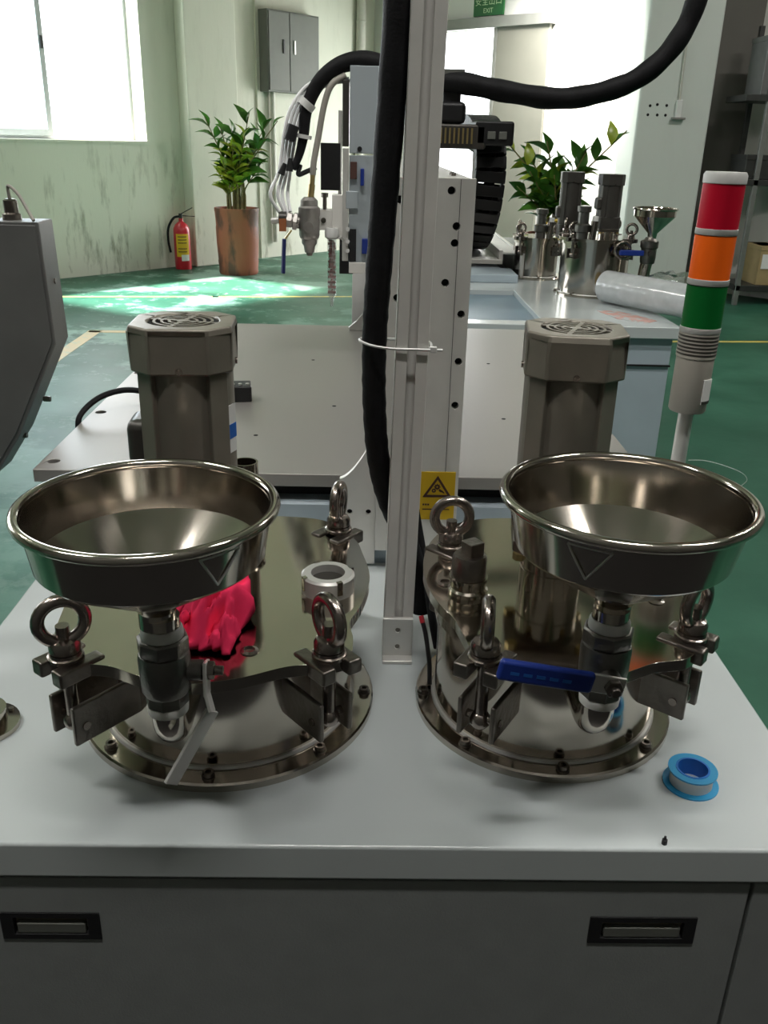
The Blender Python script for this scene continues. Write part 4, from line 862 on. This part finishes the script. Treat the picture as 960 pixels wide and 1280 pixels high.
q = MB(); wrap(q, tp @ Vector((tx_, ty_, 1.0))-Vector((0, 0, 1.0)), .0213, -1.25, -.60, .990, .9935); q.build('label_band', M['motord'], lbo)
MB().lathe([(.016, .770), (.016, .776), (.010, .782)], (tx_-.003, ty_, 0), 20).build('pole_mount', M['alul'], tw)
wl_ = thing('wire_loop', 'thin clear wire loop arching beside the signal tower pole', 'wire', (.40, .96, .92))
MB().tube([(.374, .97, .922), (.392, .965, .9235), (.412, .955, .921), (.428, .945, .9165), (.433, .94, .910), (.425, .935, .904)], .0005, 6).build('wire', M['clear'], wl_)

# ---------------------------------------------------------------- black cable and connector on the bed
bc = thing('power_cable', 'black cable looping over the edge of the machine bed behind the motor', 'cable', (-.33, 1.26, bz))
MB().tube([(-.402, 1.19, .87), (-.400, 1.20, .892), (-.382, 1.235, .908), (-.352, 1.265, .912), (-.315, 1.275, .905), (-.27, 1.285, .892), (-.235, 1.30, .888)], .0042, 8).build('cable', M['rubber'], bc)
cn = thing('terminal_block', 'small black terminal block lying on the machine bed by the motor', 'connector', (-.195, 1.33, bz))
MB().at(Matrix.Translation((-.192, 1.33, bz)) @ Matrix.Rotation(.15, 4, 'Z')).box(-.022, .014, -.02, .02, 0, .024).build('block', M['black'], cn, bevel=.002)
for k in range(3): MB().at(Matrix.Translation((-.192, 1.33, bz)) @ Matrix.Rotation(.15, 4, 'Z')).cyl((-.014+.011*k, -.006, .024), (-.014+.011*k, -.006, .026), .003, 8).build('terminal_screw', M['alul'], cn)

# ---------------------------------------------------------------- dark control box at the side
kx = thing('control_box', 'dark sheet metal control box with chamfered edge at the side of the machine', 'control box', (-.70, 1.30, 0))
pl = [(-.424, .990), (-.428, 1.148), (-.80, 1.148), (-.80, .80), (-.53, .80), (-.489, .86)]
MB().at(XZ((0, 1.26, 0))).prism(pl, 0, .055).build('box_body', M['darkbox'], kx, bevel=.002)
MB().at(XZ((0, 1.205, 0))).prism([(x+.004*(1 if x < -.6 else -1), z+.004*(1 if z < 1 else -1)) for x, z in pl], 0, .002).build('box_lid', M['darkbox'], kx, bevel=.001)
for p in ((-.428, 1.07), (-.455, .905), (-.495, .85)):
    MB().hexa((p[0]-.006, 1.235, p[1]), (p[0]+.004, 1.235, p[1]), .004).build('side_screw', M['castst'], kx)
MB().box(-.72, -.66, 1.22, 1.30, .02, .80).build('stand', M['darkbox'], kx, bevel=.003)
MB().box(-.80, -.58, 1.16, 1.36, 0, .02).build('stand_foot', M['darkbox'], kx, bevel=.003)
MB().lathe([(.012, 1.148), (.012, 1.155), (.009, 1.157), (.009, 1.172), (.006, 1.174)], (-.472, 1.235, 0), 18).build('gland', M['castst'], kx)
MB().tube([(-.472, 1.235, 1.172), (-.470, 1.23, 1.19), (-.455, 1.222, 1.180), (-.441, 1.212, 1.160), (-.433, 1.204, 1.150)], .0022, 8).build('wire', M['greyhose'], kx)

# ================================================================== second machine at the back
b2 = thing('rear_machine', 'blue grey machine cabinet carrying the twin tanks and the film roll', 'machine', (.75, 4.0, 0))
MB().box(.16, .905, 2.62, 5.15, .10, .735).build('cabinet_body', M['blue_grey'], b2, bevel=.004)
tp2 = MB().plate(rect(.15, .92, 2.60, 5.2), [rect(.27, .52, 2.66, 3.25)], .735, CT).build('top_plate', M['top'], b2, bevel=.003, smooth=0)
MB().box(.27, .52, 2.66, 3.25, .735, .752).build('sunk_panel', M['blue_dark'], b2)
MB().box(.16, .905, 2.612, 2.618, .65, .655).build('panel_seam', M['hole'], b2)
MB().box(.18, .56, 3.42, 3.62, CT, .800).build('raised_box', M['blue_grey'], b2, bevel=.003)
tr = MB().box(.30, .52, 3.62, 5.4, .78, .800).build('tray', M['zplate'], b2, bevel=.002)
MB().box(.585, .600, 3.55, 5.4, CT, .865).build('tray_rim', M['alul'], b2, bevel=.002)
MB().box(.18, .585, 3.60, 5.4, .855, .862).build('tray_cover', M['alul'], b2, bevel=.002)
MB().box(.18, .20, 3.60, 5.4, CT, .855).build('tray_rim', M['alul'], b2, bevel=.002)
for x, y in ((.22, 2.7), (.85, 2.7), (.22, 5.0), (.85, 5.0)): MB().cyl((x, y, 0), (x, y, .10), .03, 14).build('foot', M['black'], b2)
CA = (.79, 3.22); CB = (.655, 3.62)
def lidpts(r): return [(r*cos(2*pi*k/20), r*sin(2*pi*k/20)) for k in range(20)]
tank('mixing_tank', 'nearer tall steel tank on the rear machine with elbow and funnel', CA, .132, .118, lidpts(.132), [(-.10, -.085), (.095, -.09), (-.09, .095), (.09, .10)], .965, z0=CT, eye_az=[.5, -.3, 1.2, .4])
tank('mixing_tank', 'farther small steel tank on the rear machine below the plant', CB, .118, .085, lidpts(.095), [(-.075, -.06), (.07, -.065), (-.06, .075), (.065, .07)], .925, z0=CT, eye_az=[.2, -.3, 1.2, .4])
motor('nearer dark gear motor of the twin tanks in front of the plant', .815, 3.20, .965, 1.170, .1, coupling=.02, paint='motord')
motor('farther dark gear motor of the twin tanks in front of the plant', .715, 3.36, .925, 1.170, -.05, coupling=.02, paint='motord')
for (lab_, x, y, z) in (('stubby steel valve fitting on the nearer rear tank lid', .715, 3.12, .965), ('steel fitting with white cap on the farther rear tank', .655, 3.56, .925)):
    v = thing('pipe_fitting', lab_, 'fitting', (x, y, z))
    MB().lathe([(.020, z), (.020, z+.02), (.026, z+.024), (.026, z+.045), (.018, z+.05), (.018, z+.085), (.023, z+.088), (.023, z+.105)], (x, y, 0), 20).build('fitting_body', M['valve'], v)
    MB().cyl((x+.03, y-.02, z), (x+.035, y-.02, z+.06), .012, 12).build('side_stub', M['eyest'], v); MB().cyl((x+.035, y-.02, z+.06), (x+.036, y-.02, z+.075), .010, 12).build('cap', M['white'], v)
# funnel of the rear machine
fx, fy = .947, 3.10
f2 = thing('hopper_funnel', 'small deep funnel on the rear machine above a bent pipe', 'funnel', (fx, fy, .98))
MB().lathe([(.068, 1.068), (.068, 1.045), (.016, .99), (.014, .972), (.012, .972), (.014, .992), (.066, 1.046), (.066, 1.068)], (fx, fy, 0), 40, close=True).build('bowl', M['steel'], f2)
MB().torus((fx, fy, 1.068), .069, .004, 0, 0, 40, 8).build('rolled_rim', M['steel'], f2)
v2 = thing('ball_valve', 'valve with blue lever under the small deep rear funnel', 'valve', (fx, fy, .9))
MB().lathe([(.018, .89), (.024, .893), (.026, .91), (.026, .94), (.030, .944), (.030, .965), (.020, .970), (.015, .978)], (fx-.005, fy, 0), 20).build('body', M['valve'], v2)
pts = [Vector((fx-.007, fy, .893)), Vector((fx-.010, fy, .868))]+[Vector((fx-.052+.042*cos(a), fy, .862-.042*sin(a))) for a in [k*pi/12 for k in range(1, 9)]]+[Vector((fx-.085, fy+.05, .838)), Vector((fx-.10, fy+.08, .85))]
MB().tube(pts, .020, 14, 3).build('elbow', M['steel'], v2)
MB().bar((fx-.03, fy-.03, .928), (fx-.115, fy-.045, .930), .012, .018).build('grip', M['blue'], v2, bevel=.003)
MB().cyl((fx-.005, fy-.024, .928), (fx-.005, fy-.04, .928), .010, 12).build('stem_boss', M['valve'], v2)
hw = thing('hand_knob', 'round steel star knob on the side of the nearer rear tank', 'knob', (.855, 3.09, .93))
MB().torus((.85, 3.085, .935), .026, .006, .2).build('rim', M['eyest'], hw); MB().cyl((.85, 3.085, .935), (.852, 3.11, .935), .009, 12).build('hub', M['castst'], hw)
for k in range(3): a = k*pi/1.5; MB().bar((.85, 3.085, .935), (.85+.025*cos(a), 3.085, .935+.025*sin(a)), .006, .006, (0, 1, 0)).build('spoke', M['eyest'], hw)
# film roll
fr = thing('film_roll', 'roll of clear stretch film lying on the rear machine top', 'roll', (.87, 2.92, CT))
ra, rb_ = Vector((.793, 3.03, CT+.054)), Vector((1.00, 2.70, CT+.054))
MB().cyl(ra, rb_, .052, 40).build('film_body', M['film'], fr, bevel=.004)
dv = (ra-rb_).normalized()
MB().cyl(ra, ra+dv*.006, .028, 24).build('core', M['card'], fr)
vs = []; fs = []; nn = 14; rr_ = random.Random(5)
for i in range(nn+1):
    f = i/nn; c = ra.lerp(rb_, .25+.75*f)
    for j in range(5):
        g = j/4; vs.append(c+Vector((.04*g+.03, .05*g, .035+.035*sin(g*2.2)*(.5+rr_.random()*.8)*min(1, f*4)+.006*rr_.random())))
for i in range(nn):
    for j in range(4): b = i*5+j; fs.append((b, b+1, b+6, b+5))
fm = MB().add(vs, fs).build('loose_film', M['film_thin'], fr)
md = fm.modifiers.new('thick', 'SOLIDIFY'); md.thickness = .0006
rs = thing('red_mat', 'pinkish red paper scrap lying in front of the film roll', 'paper', (.80, 2.78, CT))
MB().prism([(.73, 2.86), (.76, 2.72), (.83, 2.66), (.875, 2.70), (.84, 2.78), (.79, 2.86)], CT, CT+.001).build('scrap', mat('faded_red_print', (.52, .30, .26), .6, 0, .1, 30, second=(.44, .46, .46), thr=(.42, .5)), rs)
